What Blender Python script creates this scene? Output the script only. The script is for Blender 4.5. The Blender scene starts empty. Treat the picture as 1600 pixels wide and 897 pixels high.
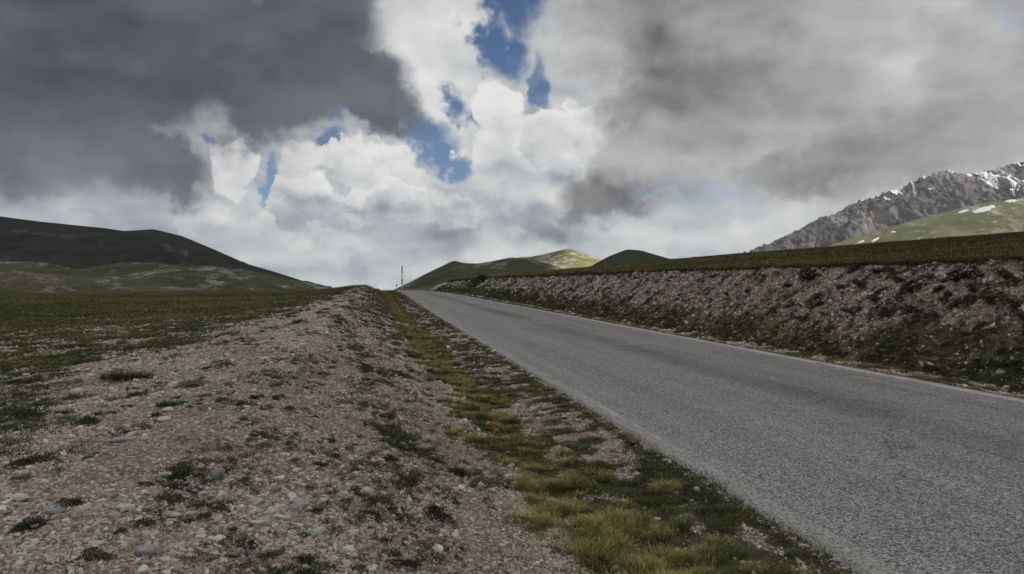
import bpy, bmesh, math, random
import numpy as np
from mathutils import Vector, Matrix, Euler

R = math.radians
S = bpy.context.scene
C = S.collection
rng = np.random.default_rng(7)
random.seed(7)

# ------------------------------------------------------------------ camera
FPX = 1089.0                      # focal length in photo pixels (1600 wide)
cam_d = bpy.data.cameras.new('camera')
cam_d.sensor_width = 36.0
cam_d.lens = 36.0 * FPX / 1600.0
cam_d.clip_start = 0.05
cam_d.clip_end = 60000.0
cam = bpy.data.objects.new('camera', cam_d)
cam.location = (0, 0, 0)
cam.rotation_euler = (R(90), 0, 0)
C.objects.link(cam)
S.camera = cam
S.render.resolution_x, S.render.resolution_y = 1024, 574

# ------------------------------------------------------------------ sun, exposure
SUN_AZ, SUN_EL = 105.0, 44.0      # degrees clockwise from the view direction (+Y), height
sun_d = bpy.data.lights.new('sun', 'SUN')
sun_d.energy = 4.6
sun_d.angle = R(0.53)
sun_d.color = (1.0, 0.94, 0.84)
sun = bpy.data.objects.new('sun', sun_d)
to_sun = Vector((math.sin(R(SUN_AZ)) * math.cos(R(SUN_EL)), math.cos(R(SUN_AZ)) * math.cos(R(SUN_EL)), math.sin(R(SUN_EL))))
sun.rotation_euler = to_sun.to_track_quat('Z', 'Y').to_euler()
C.objects.link(sun)
S.view_settings.view_transform = 'Standard'
S.view_settings.look = 'None'
S.view_settings.exposure = 0.0
S.view_settings.gamma = 1.0
S.view_settings.use_curve_mapping = False
S.cycles.use_adaptive_sampling = True
S.cycles.adaptive_threshold = 0.02
S.cycles.adaptive_min_samples = 12
S.cycles.max_bounces = 6
S.cycles.diffuse_bounces = 3
S.cycles.transmission_bounces = 4
S.cycles.transparent_max_bounces = 8
S.cycles.volume_bounces = 0


# ------------------------------------------------------------------ node helper
class NT:
    def __init__(self, tree):
        self.t = tree
        self.n = tree.nodes
        self.l = tree.links

    def put(self, sock, v):
        if isinstance(v, bpy.types.NodeSocket):
            self.l.new(v, sock)
        elif v is not None:
            if sock.type == 'RGBA' and not isinstance(v, (int, float)) and len(v) == 3:
                v = (*v, 1.0)
            elif sock.type == 'RGBA' and isinstance(v, (int, float)):
                v = (v, v, v, 1.0)
            elif sock.type == 'VECTOR' and isinstance(v, (int, float)):
                v = (v, v, v)
            sock.default_value = v

    def node(self, typ, **props):
        nd = self.n.new(typ)
        for k, v in props.items():
            setattr(nd, k, v)
        return nd

    def m(self, op, a, b=None, c=None, clamp=False):
        nd = self.node('ShaderNodeMath', operation=op, use_clamp=clamp)
        for i, v in enumerate((a, b, c)):
            if v is not None:
                self.put(nd.inputs[i], v)
        return nd.outputs[0]

    def vm(self, op, a, b=None, c=None, scale=None):
        nd = self.node('ShaderNodeVectorMath', operation=op)
        for i, v in enumerate((a, b, c)):
            if v is not None:
                self.put(nd.inputs[i], v)
        if scale is not None:
            self.put(nd.inputs['Scale'], scale)
        return nd.outputs['Value'] if op in ('LENGTH', 'DOT_PRODUCT', 'DISTANCE') else nd.outputs[0]

    def noise(self, vec, scale, detail=4.0, rough=0.5, dist=0.0, color=False, lac=2.0, typ='FBM', norm=True):
        nd = self.node('ShaderNodeTexNoise', noise_type=typ)
        if typ in ('FBM',):
            nd.normalize = norm
        self.put(nd.inputs['Vector'], vec)
        for k, v in (('Scale', scale), ('Detail', detail), ('Roughness', rough), ('Distortion', dist), ('Lacunarity', lac)):
            if k in nd.inputs:
                self.put(nd.inputs[k], v)
        return nd.outputs['Color' if color else 0]

    def voro(self, vec, scale, feature='F1', out='Distance', detail=0.0, rough=0.5, rand=1.0, smooth=None):
        nd = self.node('ShaderNodeTexVoronoi', feature=feature)
        self.put(nd.inputs['Vector'], vec)
        self.put(nd.inputs['Scale'], scale)
        if 'Detail' in nd.inputs:
            self.put(nd.inputs['Detail'], detail)
            self.put(nd.inputs['Roughness'], rough)
        self.put(nd.inputs['Randomness'], rand)
        if smooth is not None and 'Smoothness' in nd.inputs:
            self.put(nd.inputs['Smoothness'], smooth)
        return nd.outputs[out]

    def mr(self, v, a, b, c=0.0, d=1.0, smooth=True):
        nd = self.node('ShaderNodeMapRange')
        nd.interpolation_type = 'SMOOTHSTEP' if smooth else 'LINEAR'
        nd.clamp = True
        for i, x in enumerate((v, a, b, c, d)):
            self.put(nd.inputs[i], x)
        return nd.outputs[0]

    def mix(self, f, a, b, blend='MIX'):
        nd = self.node('ShaderNodeMix', data_type='RGBA', blend_type=blend)
        self.put(nd.inputs[0], f)
        self.put(nd.inputs[6], a)
        self.put(nd.inputs[7], b)
        return nd.outputs[2]

    def ramp(self, f, stops, interp='LINEAR'):
        nd = self.node('ShaderNodeValToRGB')
        cr = nd.color_ramp
        cr.interpolation = interp
        while len(cr.elements) < len(stops):
            cr.elements.new(0.5)
        for e, (p, col) in zip(cr.elements, stops):
            e.position = p
            e.color = (*col, 1.0) if len(col) == 3 else col
        self.put(nd.inputs[0], f)
        return nd.outputs[0]

    def attr(self, name, out='Fac'):
        nd = self.node('ShaderNodeAttribute', attribute_name=name)
        return nd.outputs[out]

    def bump(self, h, strength=0.5, dist=0.02, normal=None):
        nd = self.node('ShaderNodeBump')
        self.put(nd.inputs['Height'], h)
        self.put(nd.inputs['Strength'], strength)
        self.put(nd.inputs['Distance'], dist)
        if normal is not None:
            self.put(nd.inputs['Normal'], normal)
        return nd.outputs[0]


def lin(*c):
    return tuple(((v / 255.0) / 12.92 if v / 255.0 <= 0.04045 else ((v / 255.0 + 0.055) / 1.055) ** 2.4) for v in c)


# ------------------------------------------------------------------ sky
def sky_dir(px, py):
    """azimuth, elevation (radians) of a direction of the sky"""
    dx, dz = (px - 800.0) / FPX, (448.5 - py) / FPX
    return math.atan2(dx, 1.0), math.atan2(dz, math.hypot(dx, 1.0))


def blob_scales(blobs):
    """inverse radii and offsets of up to three ellipses, packed as vectors"""
    ix, ox, iy, oy = [], [], [], []
    for b in blobs:
        a, e = sky_dir(b[0], b[1])
        rx, ry = b[2] / FPX * math.cos(a) ** 1.6, b[3] / FPX * math.cos(a)
        ix.append(1.0 / rx)
        ox.append(-a / rx)
        iy.append(1.0 / ry)
        oy.append(-e / ry)
    return ix, ox, iy, oy


def triples(blobs):
    blobs = list(blobs)
    while len(blobs) % 3:
        blobs.append(blobs[-1][:4] + ((0.0,) if len(blobs[-1]) > 4 else ()))
    return [blobs[i:i + 3] for i in range(0, len(blobs), 3)]


def blob_d2(w, A, E, tri):
    ix, ox, iy, oy = blob_scales(tri)
    X = w.vm('MULTIPLY_ADD', A, ix, ox)
    Y = w.vm('MULTIPLY_ADD', E, iy, oy)
    return w.vm('MULTIPLY_ADD', X, X, w.vm('MULTIPLY', Y, Y))


def blob_max(w, AE, blobs):
    """largest of 1 - |q| over the ellipses: 1 in a centre, 0 on a rim"""
    acc = None
    for tri in triples(blobs):
        d2 = blob_d2(w, AE[0], AE[1], tri)
        acc = d2 if acc is None else w.vm('MINIMUM', acc, d2)
    s = w.node('ShaderNodeSeparateXYZ')
    w.put(s.inputs[0], acc)
    mn = w.m('SMOOTH_MIN', w.m('SMOOTH_MIN', s.outputs[0], s.outputs[1], 0.2), s.outputs[2], 0.2)
    return w.m('SUBTRACT', 1.0, w.m('SQRT', w.m('MAXIMUM', mn, 0.0)))


def blob_sum(w, AE, blobs, base):
    """base + sum of weight * bell(|q|)"""
    acc = base
    for tri in triples(blobs):
        d2 = blob_d2(w, AE[0], AE[1], tri)
        k = w.vm('MAXIMUM', w.vm('MULTIPLY_ADD', d2, (-0.3,) * 3, (1.0,) * 3), (0.0,) * 3)
        acc = w.m('ADD', w.vm('DOT_PRODUCT', w.vm('MULTIPLY', k, k), [b[4] for b in tri]), acc)
    return acc


GAPS = [(806, -5, 62, 52), (768, 55, 30, 44), (800, 70, 26, 30), (838, 122, 15, 34), (726, 178, 24, 22), (702, 158, 16, 26), (655, 205, 40, 24), (712, 258, 26, 22),
        (676, 228, 34, 26), (694, 245, 30, 20), (516, 220, 24, 24), (508, 246, 18, 20), (522, 182, 16, 16), (426, 284, 14, 38), (440, 314, 30, 14), (326, 211, 14, 8)]
DARK_L = [(120, 40, 420, 190), (400, 70, 215, 160), (560, 120, 88, 80), (120, 225, 220, 100), (240, 255, 105, 56), (420, 175, 95, 62),
          (-300, 120, 420, 220), (595, 165, 66, 50), (470, 20, 150, 70)]
DARK_R = [(1150, 60, 310, 160), (1000, 70, 165, 110), (1080, 180, 200, 100), (1420, 190, 330, 120), (1300, 120, 300, 160),
          (1260, 250, 200, 60), (1390, 272, 160, 36), (1560, 120, 280, 200), (1800, 60, 300, 240), (960, 300, 100, 44), (1020, 260, 120, 60), (910, 330, 46, 26)]
BACK = [    # the far bank of cloud
    (690, 40, 90, 110, 0.26), (640, 150, 50, 60, 0.22), (520, 205, 60, 30, 0.10), (640, 350, 120, 30, -0.14), (700, 360, 60, 24, -0.10), (300, 350, 120, 30, -0.16),
    (560, 405, 120, 20, -0.08), (860, 345, 70, 24, -0.22), (1130, 375, 140, 34, 0.10), (60, 332, 160, 22, -0.06), (1020, 370, 80, 18, 0.06), (1250, 300, 70, 30, 0.20), (770, 378, 44, 26, 0.22), (885, 385, 60, 20, 0.16), (550, 385, 60, 14, 0.12),
]
CUMULI = [(776, 148, 66, 46), (850, 195, 110, 50), (800, 245, 90, 56), (900, 255, 120, 60), (985, 235, 90, 50), (560, 250, 95, 42), (625, 300, 110, 40),
          (470, 300, 46, 40), (372, 262, 40, 56), (330, 335, 62, 50), (395, 385, 52, 36), (495, 380, 70, 26), (560, 320, 60, 36), (440, 345, 70, 40), (700, 330, 60, 30)]
GLOW = [    # sunlit tops and grey undersides of the near heaps
    (776, 135, 80, 44, 0.22), (880, 205, 120, 40, 0.12), (1000, 225, 80, 46, 0.18), (560, 232, 100, 30, 0.20), (640, 292, 100, 22, 0.16), (365, 240, 50, 40, 0.26),
    (395, 368, 44, 24, 0.20), (830, 300, 130, 36, -0.24), (900, 322, 120, 34, -0.36), (600, 336, 140, 22, -0.32), (330, 345, 80, 40, -0.12), (480, 395, 140, 26, -0.12),
    (760, 285, 70, 34, -0.14), (440, 340, 70, 26, -0.16), (945, 210, 24, 12, -0.16), (770, 190, 50, 16, -0.12), (540, 272, 70, 14, -0.10), (380, 300, 50, 18, -0.10), (860, 250, 50, 14, -0.08),
]
GREY_L = [(40, 60, 200, 220, -0.016), (450, 40, 130, 130, 0.024), (590, 140, 90, 80, 0.036), (180, 255, 160, 50, 0.014), (60, 200, 120, 50, -0.022),
          (330, 120, 160, 60, -0.018), (250, 30, 80, 60, 0.018), (120, 318, 220, 40, 0.09), (440, 220, 90, 30, 0.02), (200, 200, 80, 30, 0.014), (520, 90, 60, 40, -0.014), (100, 20, 70, 40, 0.014)]
GREY_R = [(1420, 60, 170, 110, 0.15), (1320, 30, 120, 60, 0.05), (880, 60, 80, 110, 0.18), (1180, 150, 150, 70, -0.03), (1000, 165, 120, 80, -0.02),
          (1330, 240, 130, 30, -0.10), (1420, 85, 34, 20, 0.16), (1415, 140, 46, 30, 0.14), (1260, 290, 60, 16, 0.16), (1530, 180, 80, 60, 0.07), (1560, 240, 90, 26, 0.03), (960, 240, 130, 40, 0.16),
          (1060, 110, 90, 40, -0.04), (1100, 20, 120, 40, 0.03), (1240, 190, 100, 30, 0.05), (1400, 290, 200, 30, 0.08), (940, 312, 100, 30, -0.13), (1180, 200, 60, 20, 0.06), (1590, 30, 60, 60, 0.05), (1270, 90, 70, 30, 0.04)]


def build_world():
    world = bpy.data.worlds.new('World')
    S.world = world
    world.use_nodes = True
    world.cycles.sampling_method = 'MANUAL'
    world.cycles.sample_map_resolution = 512
    w = NT(world.node_tree)
    w.n.clear()
    P = w.vm('NORMALIZE', w.node('ShaderNodeTexCoord').outputs['Generated'])

    def azel(vec):
        s = w.node('ShaderNodeSeparateXYZ')
        w.put(s.inputs[0], vec)
        az = w.m('ARCTAN2', s.outputs[0], s.outputs[1])
        el = w.m('ARCSINE', s.outputs[2])
        return w.vm('MULTIPLY', (1, 1, 1), az), w.vm('MULTIPLY', (1, 1, 1), el)

    def sep(c):
        s = w.node('ShaderNodeSeparateXYZ')
        w.put(s.inputs[0], c)
        return s.outputs

    nA = w.noise(P, 5.5, 4.0, 0.55, color=True)                                  # large soft forms
    nB = w.noise(P, 26.0, 6.0, 0.62, color=True)                                 # ragged edges
    cA, cB = sep(nA), sep(nB)
    half = (0.5, 0.5, 0.5)
    oA = w.vm('SUBTRACT', nA, half)
    oB = w.vm('SUBTRACT', nB, half)
    P_soft = w.vm('MULTIPLY_ADD', oB, (0.075,) * 3, w.vm('MULTIPLY_ADD', oA, (0.15,) * 3, P))
    P_crisp = w.vm('MULTIPLY_ADD', oB, (0.060,) * 3, w.vm('MULTIPLY_ADD', oA, (0.07,) * 3, P))
    Qs = azel(P_soft)
    Qc = azel(P_crisp)

    # round heads of the cumulus, lit from the upper right
    vor = w.node('ShaderNodeTexVoronoi', feature='F1')
    pv = w.vm('MULTIPLY', w.vm('MULTIPLY_ADD', oB, (0.055,) * 3, P), (1, 1, 1.15))
    w.put(vor.inputs['Vector'], pv)
    w.put(vor.inputs['Scale'], 13.0)
    vd = vor.outputs['Distance']
    head = w.vm('DOT_PRODUCT', w.vm('SUBTRACT', pv, vor.outputs['Position']), (5.5, -2.8, 11.5))
    Pn = w.vm('MULTIPLY', w.vm('MULTIPLY_ADD', oB, (0.010,) * 3, P), (1, 1, 1.8))
    g1 = w.noise(Pn, 9.5, 5.0, 0.52)
    g2 = w.noise(w.vm('ADD', Pn, (0.014, -0.007, 0.030)), 9.5, 5.0, 0.52)
    relief = w.m('SUBTRACT', g1, g2)

    # blue sky
    sky = w.node('ShaderNodeTexSky', sky_type='NISHITA')
    sky.sun_disc = False
    sky.sun_elevation = R(SUN_EL)
    sky.sun_rotation = R(SUN_AZ)
    sky.altitude = 1600.0
    sky.air_density = 1.0
    sky.dust_density = 0.4
    sky.ozone_density = 1.6
    blue = w.vm('MULTIPLY', sky.outputs[0], (0.055, 0.066, 0.078))

    # the far bank of cloud with its gaps
    gap = blob_max(w, Qc, GAPS)
    gap = w.m('ADD', gap, w.m('MULTIPLY_ADD', cB[0], 2.2, -1.02))
    gap = w.m('ADD', gap, w.m('MULTIPLY_ADD', g1, 1.0, -0.50))
    gap_a = w.mr(gap, -0.30, 0.66)
    lum = blob_sum(w, Qs, BACK, 0.52)
    lum = w.m('ADD', lum, w.m('MULTIPLY', relief, 0.95))
    lum = w.m('ADD', lum, w.m('MULTIPLY_ADD', cA[1], 0.30, -0.15))
    lum = w.m('ADD', lum, w.m('MULTIPLY_ADD', cB[2], 0.16, -0.08))
    stops = [(0.0, lin(104, 113, 124)), (0.25, lin(146, 154, 162)), (0.45, lin(178, 184, 189)), (0.65, lin(206, 208, 208)), (0.85, lin(223, 224, 222)), (1.0, lin(235, 234, 232))]
    col = w.mix(gap_a, w.ramp(lum, stops), blue)

    # nearer heaps with crisp rims
    cu = blob_max(w, Qc, CUMULI)
    cu = w.m('ADD', cu, w.m('MULTIPLY_ADD', vd, -0.95, 0.42))
    cu = w.m('ADD', cu, w.m('MULTIPLY_ADD', cB[1], 0.55, -0.275))
    # heaps melt into the bank towards the horizon
    el0 = w.m('ARCSINE', sep(P)[2])
    cu_a = w.m('MULTIPLY', w.mr(cu, -0.02, 0.18), w.mr(w.m('ADD', el0, w.m('MULTIPLY_ADD', cA[0], 0.08, -0.04)), 0.035, 0.115))
    lum2 = blob_sum(w, Qs, GLOW, 0.74)
    lum2 = w.m('ADD', lum2, w.m('MULTIPLY', head, 0.24))
    lum2 = w.m('ADD', lum2, w.m('MULTIPLY', relief, 1.1))
    lum2 = w.m('ADD', lum2, w.m('MULTIPLY_ADD', cB[2], 0.14, -0.07))
    lum2 = w.m('ADD', lum2, w.mr(cu, 0.05, 0.7, 0.10, -0.06))
    col = w.mix(cu_a, col, w.ramp(lum2, stops))

    # grey decks in front: right one light, left one dark
    edge = w.m('ADD', w.m('MULTIPLY_ADD', cA[0], 0.8, -0.36), w.m('MULTIPLY_ADD', cB[0], 0.55, -0.275))
    edge = w.m('ADD', edge, w.m('MULTIPLY_ADD', g1, 0.8, -0.40))
    wide = w.m('MULTIPLY_ADD', cA[2], 0.9, 0.02)                                 # some edges sharp, some smeared
    dr = w.m('ADD', blob_max(w, Qs, DARK_R), edge)
    dr_a = w.mr(dr, -0.14, wide, 0.0, 0.96)
    gr = blob_sum(w, Qs, GREY_R, 0.265)
    gr = w.m('ADD', gr, w.m('MULTIPLY_ADD', cA[2], 0.27, -0.135))
    gr = w.m('ADD', gr, w.m('MULTIPLY_ADD', cB[1], 0.10, -0.05))
    gr = w.m('ADD', gr, w.m('MULTIPLY', relief, 0.34))
    gr = w.m('ADD', gr, w.mr(dr, 0.0, 0.6, 0.10, 0.0))
    cmb = w.node('ShaderNodeCombineColor')
    w.put(cmb.inputs[0], w.m('MULTIPLY', gr, 1.0))
    w.put(cmb.inputs[1], w.m('MULTIPLY_ADD', gr, 0.985, 0.005))
    w.put(cmb.inputs[2], w.m('MULTIPLY_ADD', gr, 0.97, 0.012))
    col = w.mix(dr_a, col, cmb.outputs[0])

    # pale blue streak below the grey deck
    stre = blob_max(w, Qs, [(1100, 288, 85, 16), (1060, 303, 60, 12), (1592, 8, 46, 30)])
    col = w.mix(w.mr(w.m('ADD', stre, w.m('MULTIPLY_ADD', cB[0], 1.0, -0.5)), -0.1, 0.9, 0.0, 0.6), col, lin(160, 175, 198))

    dl = w.m('ADD', blob_max(w, Qs, DARK_L), w.m('MULTIPLY', edge, 0.75))
    dl_a = w.mr(dl, -0.16, w.m('MULTIPLY_ADD', wide, 0.75, 0.04), 0.0, 0.985)
    gl = blob_sum(w, Qs, GREY_L, 0.090)
    gl = w.m('ADD', gl, w.m('MULTIPLY_ADD', cA[1], 0.13, -0.065))
    gl = w.m('ADD', gl, w.m('MULTIPLY_ADD', cB[2], 0.02, -0.010))
    gl = w.m('ADD', gl, w.m('MULTIPLY', relief, 0.10))
    gl = w.m('ADD', gl, w.mr(dl, 0.0, 0.45, 0.05, 0.0))
    cml = w.node('ShaderNodeCombineColor')
    w.put(cml.inputs[0], w.m('MULTIPLY', gl, 0.90))
    w.put(cml.inputs[1], w.m('MULTIPLY', gl, 1.0))
    w.put(cml.inputs[2], w.m('MULTIPLY_ADD', gl, 1.08, 0.014))
    col = w.mix(dl_a, col, cml.outputs[0])

    bg = w.node('ShaderNodeBackground')
    # the cloud radiances are written for strength 1 and divided here, so that the sky itself goes in at 0.1
    w.put(bg.inputs[0], w.vm('SCALE', col, scale=10.0))
    bg.inputs[1].default_value = 0.1
    out = w.node('ShaderNodeOutputWorld')
    w.l.new(bg.outputs[0], out.inputs[0])


build_world()


# ------------------------------------------------------------------ numpy noise
def _hash(ix, iy, seed):
    h = (ix.astype(np.int64) * 374761393 + iy.astype(np.int64) * 668265263 + seed * 144269504088) & 0xFFFFFFFF
    h = ((h ^ (h >> 13)) * 1274126177) & 0xFFFFFFFF
    return ((h ^ (h >> 16)) & 0xFFFFFF) / float(0xFFFFFF)


def perlin(x, y, seed=0):
    x0, y0 = np.floor(x), np.floor(y)
    fx, fy = x - x0, y - y0
    ux, uy = fx * fx * fx * (fx * (fx * 6 - 15) + 10), fy * fy * fy * (fy * (fy * 6 - 15) + 10)
    r = 0
    for dx in (0, 1):
        for dy in (0, 1):
            a = _hash(x0 + dx, y0 + dy, seed) * 2 * np.pi
            g = np.cos(a) * (fx - dx) + np.sin(a) * (fy - dy)
            r = r + g * (ux if dx else 1 - ux) * (uy if dy else 1 - uy)
    return r * 1.4


def fbm(x, y, scale, octaves=4, seed=0, gain=0.5, ridged=False):
    x, y = np.broadcast_arrays(np.asarray(x, float) * scale, np.asarray(y, float) * scale)
    v, a, tot = 0.0, 1.0, 0.0
    for o in range(octaves):
        n = perlin(x + 17.3 * o, y - 9.1 * o, seed + o)
        if ridged:
            n = (1 - 2 * np.abs(n)) * 0.9
        v = v + a * n
        tot += a
        a *= gain
        x, y = x * 2.03, y * 2.03
    return v / tot


def sstep(a, b, x):
    t = np.clip((x - a) / (b - a), 0, 1)
    return t * t * (3 - 2 * t)


# ------------------------------------------------------------------ the lie of the land (camera at the origin, z up)
ET = np.array((-0.1904, 0.9817))          # along the road
ES = np.array((0.9817, 0.1904))           # across it, to the right
EDGE = 2.57                               # left edge of the asphalt
RW = 5.78                                 # its width
_tt = np.arange(-300.0, 1200.0, 1.0)
_rz = np.interp(_tt, [-300, 0, 20, 40, 65, 80, 100, 120, 150, 200, 300, 500, 1200],
                [-4.55, -1.55, -1.345, -1.13, -0.84, -0.70, -0.60, -0.575, -0.68, -1.2, -4.0, -13, -40])
_k = np.hanning(17)
_rz_s = np.convolve(np.pad(_rz, 8, mode='edge'), _k / _k.sum(), mode='valid')
_rz_s[:10], _rz_s[-10:] = _rz[:10], _rz[-10:]


def road_z(t):
    return np.interp(t, _tt, _rz_s) - np.clip(t - 1200, 0, 9000) * 0.004


def bend(t):
    q = np.clip(t - 75.0, 0, 400)
    return -1.1 * (q / 50.0) ** 2 + 0.0


def st(x, y):
    t = x * ET[0] + y * ET[1]
    s = x * ES[0] + y * ES[1] - EDGE - bend(t)
    return s, t


def xy(s, t):
    q = s + EDGE + bend(t)
    return q * ES[0] + t * ET[0], q * ES[1] + t * ET[1]


def cinterp(x, xs, ys):
    """piecewise interpolation with eased joints"""
    x = np.asarray(x, float)
    d = 0.18
    return 0.25 * np.interp(x - d, xs, ys) + 0.5 * np.interp(x, xs, ys) + 0.25 * np.interp(x + d, xs, ys)


def bank_h(t):
    return np.interp(t, [-50, 0, 30, 60, 100, 130, 160, 220], [2.0, 2.0, 1.95, 1.75, 1.6, 1.0, 0.5, 0.2])


def ridge_h(t):
    return np.interp(t, [-60, 0, 12, 30, 60, 75, 95, 130, 180], [1.0, 1.0, 1.1, 1.45, 1.8, 1.8, 1.3, 0.5, 0.2])


def smooth_z(s, t):
    """height without the small bumps"""
    z = road_z(t)
    left = cinterp(s, [-14, -8, -5, -3.7, -2.6, -1.75, -1.1, -0.5, -0.05, 0.05],
                   [0.12, 0.24, 0.42, 0.49, 0.23, -0.06, -0.15, -0.09, -0.025, -0.05])
    top = sstep(-1.5, -3.6, s)                       # the left ridge grows along the road
    hump = 1.0 + (ridge_h(t) - 1.0) * top * (0.25 + 0.75 * sstep(-11, -4.5, s))
    left = np.where(left > 0, left * hump, left)
    left = left - 0.012 * np.clip(-s - 9, 0, 500) - 0.02 * np.clip(-s - 300, 0, 1500)
    r = s - RW
    H = bank_h(t)
    prof = cinterp(r, [-0.05, 0.05, 0.5, 0.95, 1.5, 2.4, 3.45, 3.75, 4.3], [-0.05, -0.02, -0.07, -0.03, 0.14, 0.50, 0.95, 1.0, 1.01])
    right = np.where(prof > 0, prof * H, prof)
    q = np.clip(r - 4.0, 0, 4000)
    right = right + 0.092 * q - 0.092 * np.clip(q - 34, 0, 40) ** 2 / 80 - 0.15 * np.clip(q - 74, 0, 600) * sstep(74, 160, q)
    return z + np.where(s < RW * 0.5, left, right)


def off_road(s):
    return np.clip(sstep(0.0, -0.5, s) + sstep(RW, RW + 0.5, s), 0, 1)


def gravel_mask(s, t):
    """0 turf ... 1 bare stones"""
    x, y = xy(s, t)
    n1 = fbm(x, y, 0.35, 4, 11)
    n2 = fbm(x, y, 1.3, 4, 12)
    n3 = fbm(x, y, 3.5, 3, 13)
    b = np.interp(t, [0, 12, 28, 45, 62, 95, 120], [-6.4, -6.3, -5.6, -4.5, -4.0, -3.6, -2.5])
    wid = np.interp(t, [0, 20, 50], [1.0, 0.8, 0.4])
    bank = sstep(b - 2.4 * wid, b + 1.9 * wid, s + wid * (3.0 * n1 + 2.2 * n2 + 1.0 * n3)) * sstep(-1.15, -1.95, s + 0.7 * n1 + 0.6 * n2)
    bank = bank * (1 - sstep(85, 115, t))
    # thin turf scraps on the bare bank
    strk = fbm(s * 1.0, t * 0.32, 1.9, 4, 14)
    bank = bank * (1 - 0.85 * sstep(0.16, 0.42, n2 * 0.5 + n3 * 0.35 + strk * 0.55 + 0.16 * sstep(-4.0, -6.5, s) + 0.10 * sstep(-3.6, -2.6, s) + 0.16 * sstep(14, 30, t)))
    scraps = 0.85 * sstep(-0.16, 0.26, 0.5 * n1 + 0.6 * n2 + 0.6 * n3) * sstep(-20, -7, s) * sstep(-4.5, -6.5, s) * (1 - sstep(14, 34, t))
    verge = sstep(-1.15, -0.85, s + 0.3 * n2) * sstep(-0.05, -0.25, s + 0.25 * n2) * sstep(-0.16, 0.26, n1 * 0.4 + n2 * 0.6 + n3 * 0.8) * 0.9
    r = s - RW
    strip = sstep(0.15, 0.35, r + 0.15 * n2) * sstep(1.05, 0.75, r + 0.2 * n2) * sstep(-0.15, 0.2, n2 + 0.6 * n3)
    dg = fbm(t + 0.8 * r, r * 0.28, 1.5, 4, 15)
    wall = sstep(1.0, 2.7, r + 0.9 * n1 + 0.7 * n2 + 0.5 * n3 + 0.9 * dg) * sstep(3.75, 3.5, r + 0.15 * n2)
    wall = wall * (1 - 0.85 * sstep(0.06, 0.36, n2 * 0.6 + n3 * 0.5 + 0.4 * dg)) * (1 - 0.8 * sstep(95, 125, t))
    return np.clip(np.maximum.reduce([bank, scraps, verge, strip * (1 - sstep(60, 110, t)), wall]), 0, 1)


def ground_z(s, t, fine=True):
    x, y = xy(s, t)
    o = off_road(s)
    z = smooth_z(s, t)
    far = np.clip(np.abs(t) / 300.0 + np.abs(s) / 300.0, 0, 1)
    z = z + o * (0.05 * fbm(x, y, 0.22, 3, 3) * sstep(0, 3, np.maximum(-s, s - RW)) + 4.0 * far ** 2 * fbm(x, y, 0.006, 3, 5))
    if fine:
        r = s - RW
        onwall = sstep(1.2, 2.0, r) * sstep(3.8, 3.4, r)
        z = z + o * (0.022 * fbm(x, y, 1.6, 4, 4) + 0.012 * fbm(x, y, 6.0, 3, 6))
        z = z + onwall * (0.10 * fbm(x, y, 0.9, 4, 8) + 0.05 * fbm(t * 1.0, r * 0.35, 2.2, 3, 9))
    # the bed under the asphalt
    inside = sstep(-0.02, 0.10, s) * sstep(RW + 0.02, RW - 0.10, s)
    return z - 0.06 * inside


def z_at(x, y):
    s, t = st(np.asarray(x, float), np.asarray(y, float))
    return ground_z(s, t)


def ground_hit(px, py):
    """where the line of sight through a photo pixel meets the ground"""
    d = np.array(((px - 800) / FPX, 1.0, (448.5 - py) / FPX))
    Y = np.concatenate((np.arange(1.5, 30, 0.01), np.arange(30, 250, 0.1)))
    h = Y * d[2] - z_at(Y * d[0], Y)
    i = np.argmax(h < 0)
    return (Y[i] * d[0], Y[i], float(z_at(Y[i] * d[0], Y[i])))


# ------------------------------------------------------------------ objects
def link(o, parent=None, label=None, cat=None, group=None, kind=None):
    C.objects.link(o)
    if parent is not None:
        o.parent = parent
    for k, v in (('label', label), ('category', cat), ('group', group), ('kind', kind)):
        if v:
            o[k] = v
    return o


def mesh_np(name, verts, faces, mat=None, smooth=True, attrs=None):
    """mesh from numpy arrays; faces is an (n, 3) or (n, 4) array"""
    me = bpy.data.meshes.new(name)
    verts = np.ascontiguousarray(verts, dtype=np.float32)
    faces = np.ascontiguousarray(faces, dtype=np.int32)
    k = faces.shape[1]
    me.vertices.add(len(verts))
    me.vertices.foreach_set('co', verts.ravel())
    me.loops.add(faces.size)
    me.loops.foreach_set('vertex_index', faces.ravel())
    me.polygons.add(len(faces))
    me.polygons.foreach_set('loop_start', np.arange(0, faces.size, k, dtype=np.int32))
    me.update(calc_edges=True)
    me.validate()
    me.polygons.foreach_set('use_smooth', np.full(len(me.polygons), smooth))
    for an, (typ, data) in (attrs or {}).items():
        a = me.attributes.new(an, typ, 'POINT')
        a.data.foreach_set('value' if typ in ('FLOAT', 'INT') else 'vector', np.ascontiguousarray(data).ravel())
    if mat is not None:
        me.materials.append(mat)
    return me


def grid_faces(nu, nv):
    i = np.arange(nu * nv).reshape(nu, nv)
    return np.stack((i[:-1, :-1], i[1:, :-1], i[1:, 1:], i[:-1, 1:]), -1).reshape(-1, 4)


def new_mat(name):
    m = bpy.data.materials.new(name)
    m.use_nodes = True
    w = NT(m.node_tree)
    b = m.node_tree.nodes['Principled BSDF']
    b.inputs['Specular IOR Level'].default_value = 0.25
    b.inputs['Roughness'].default_value = 0.9
    return m, w, b


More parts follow.
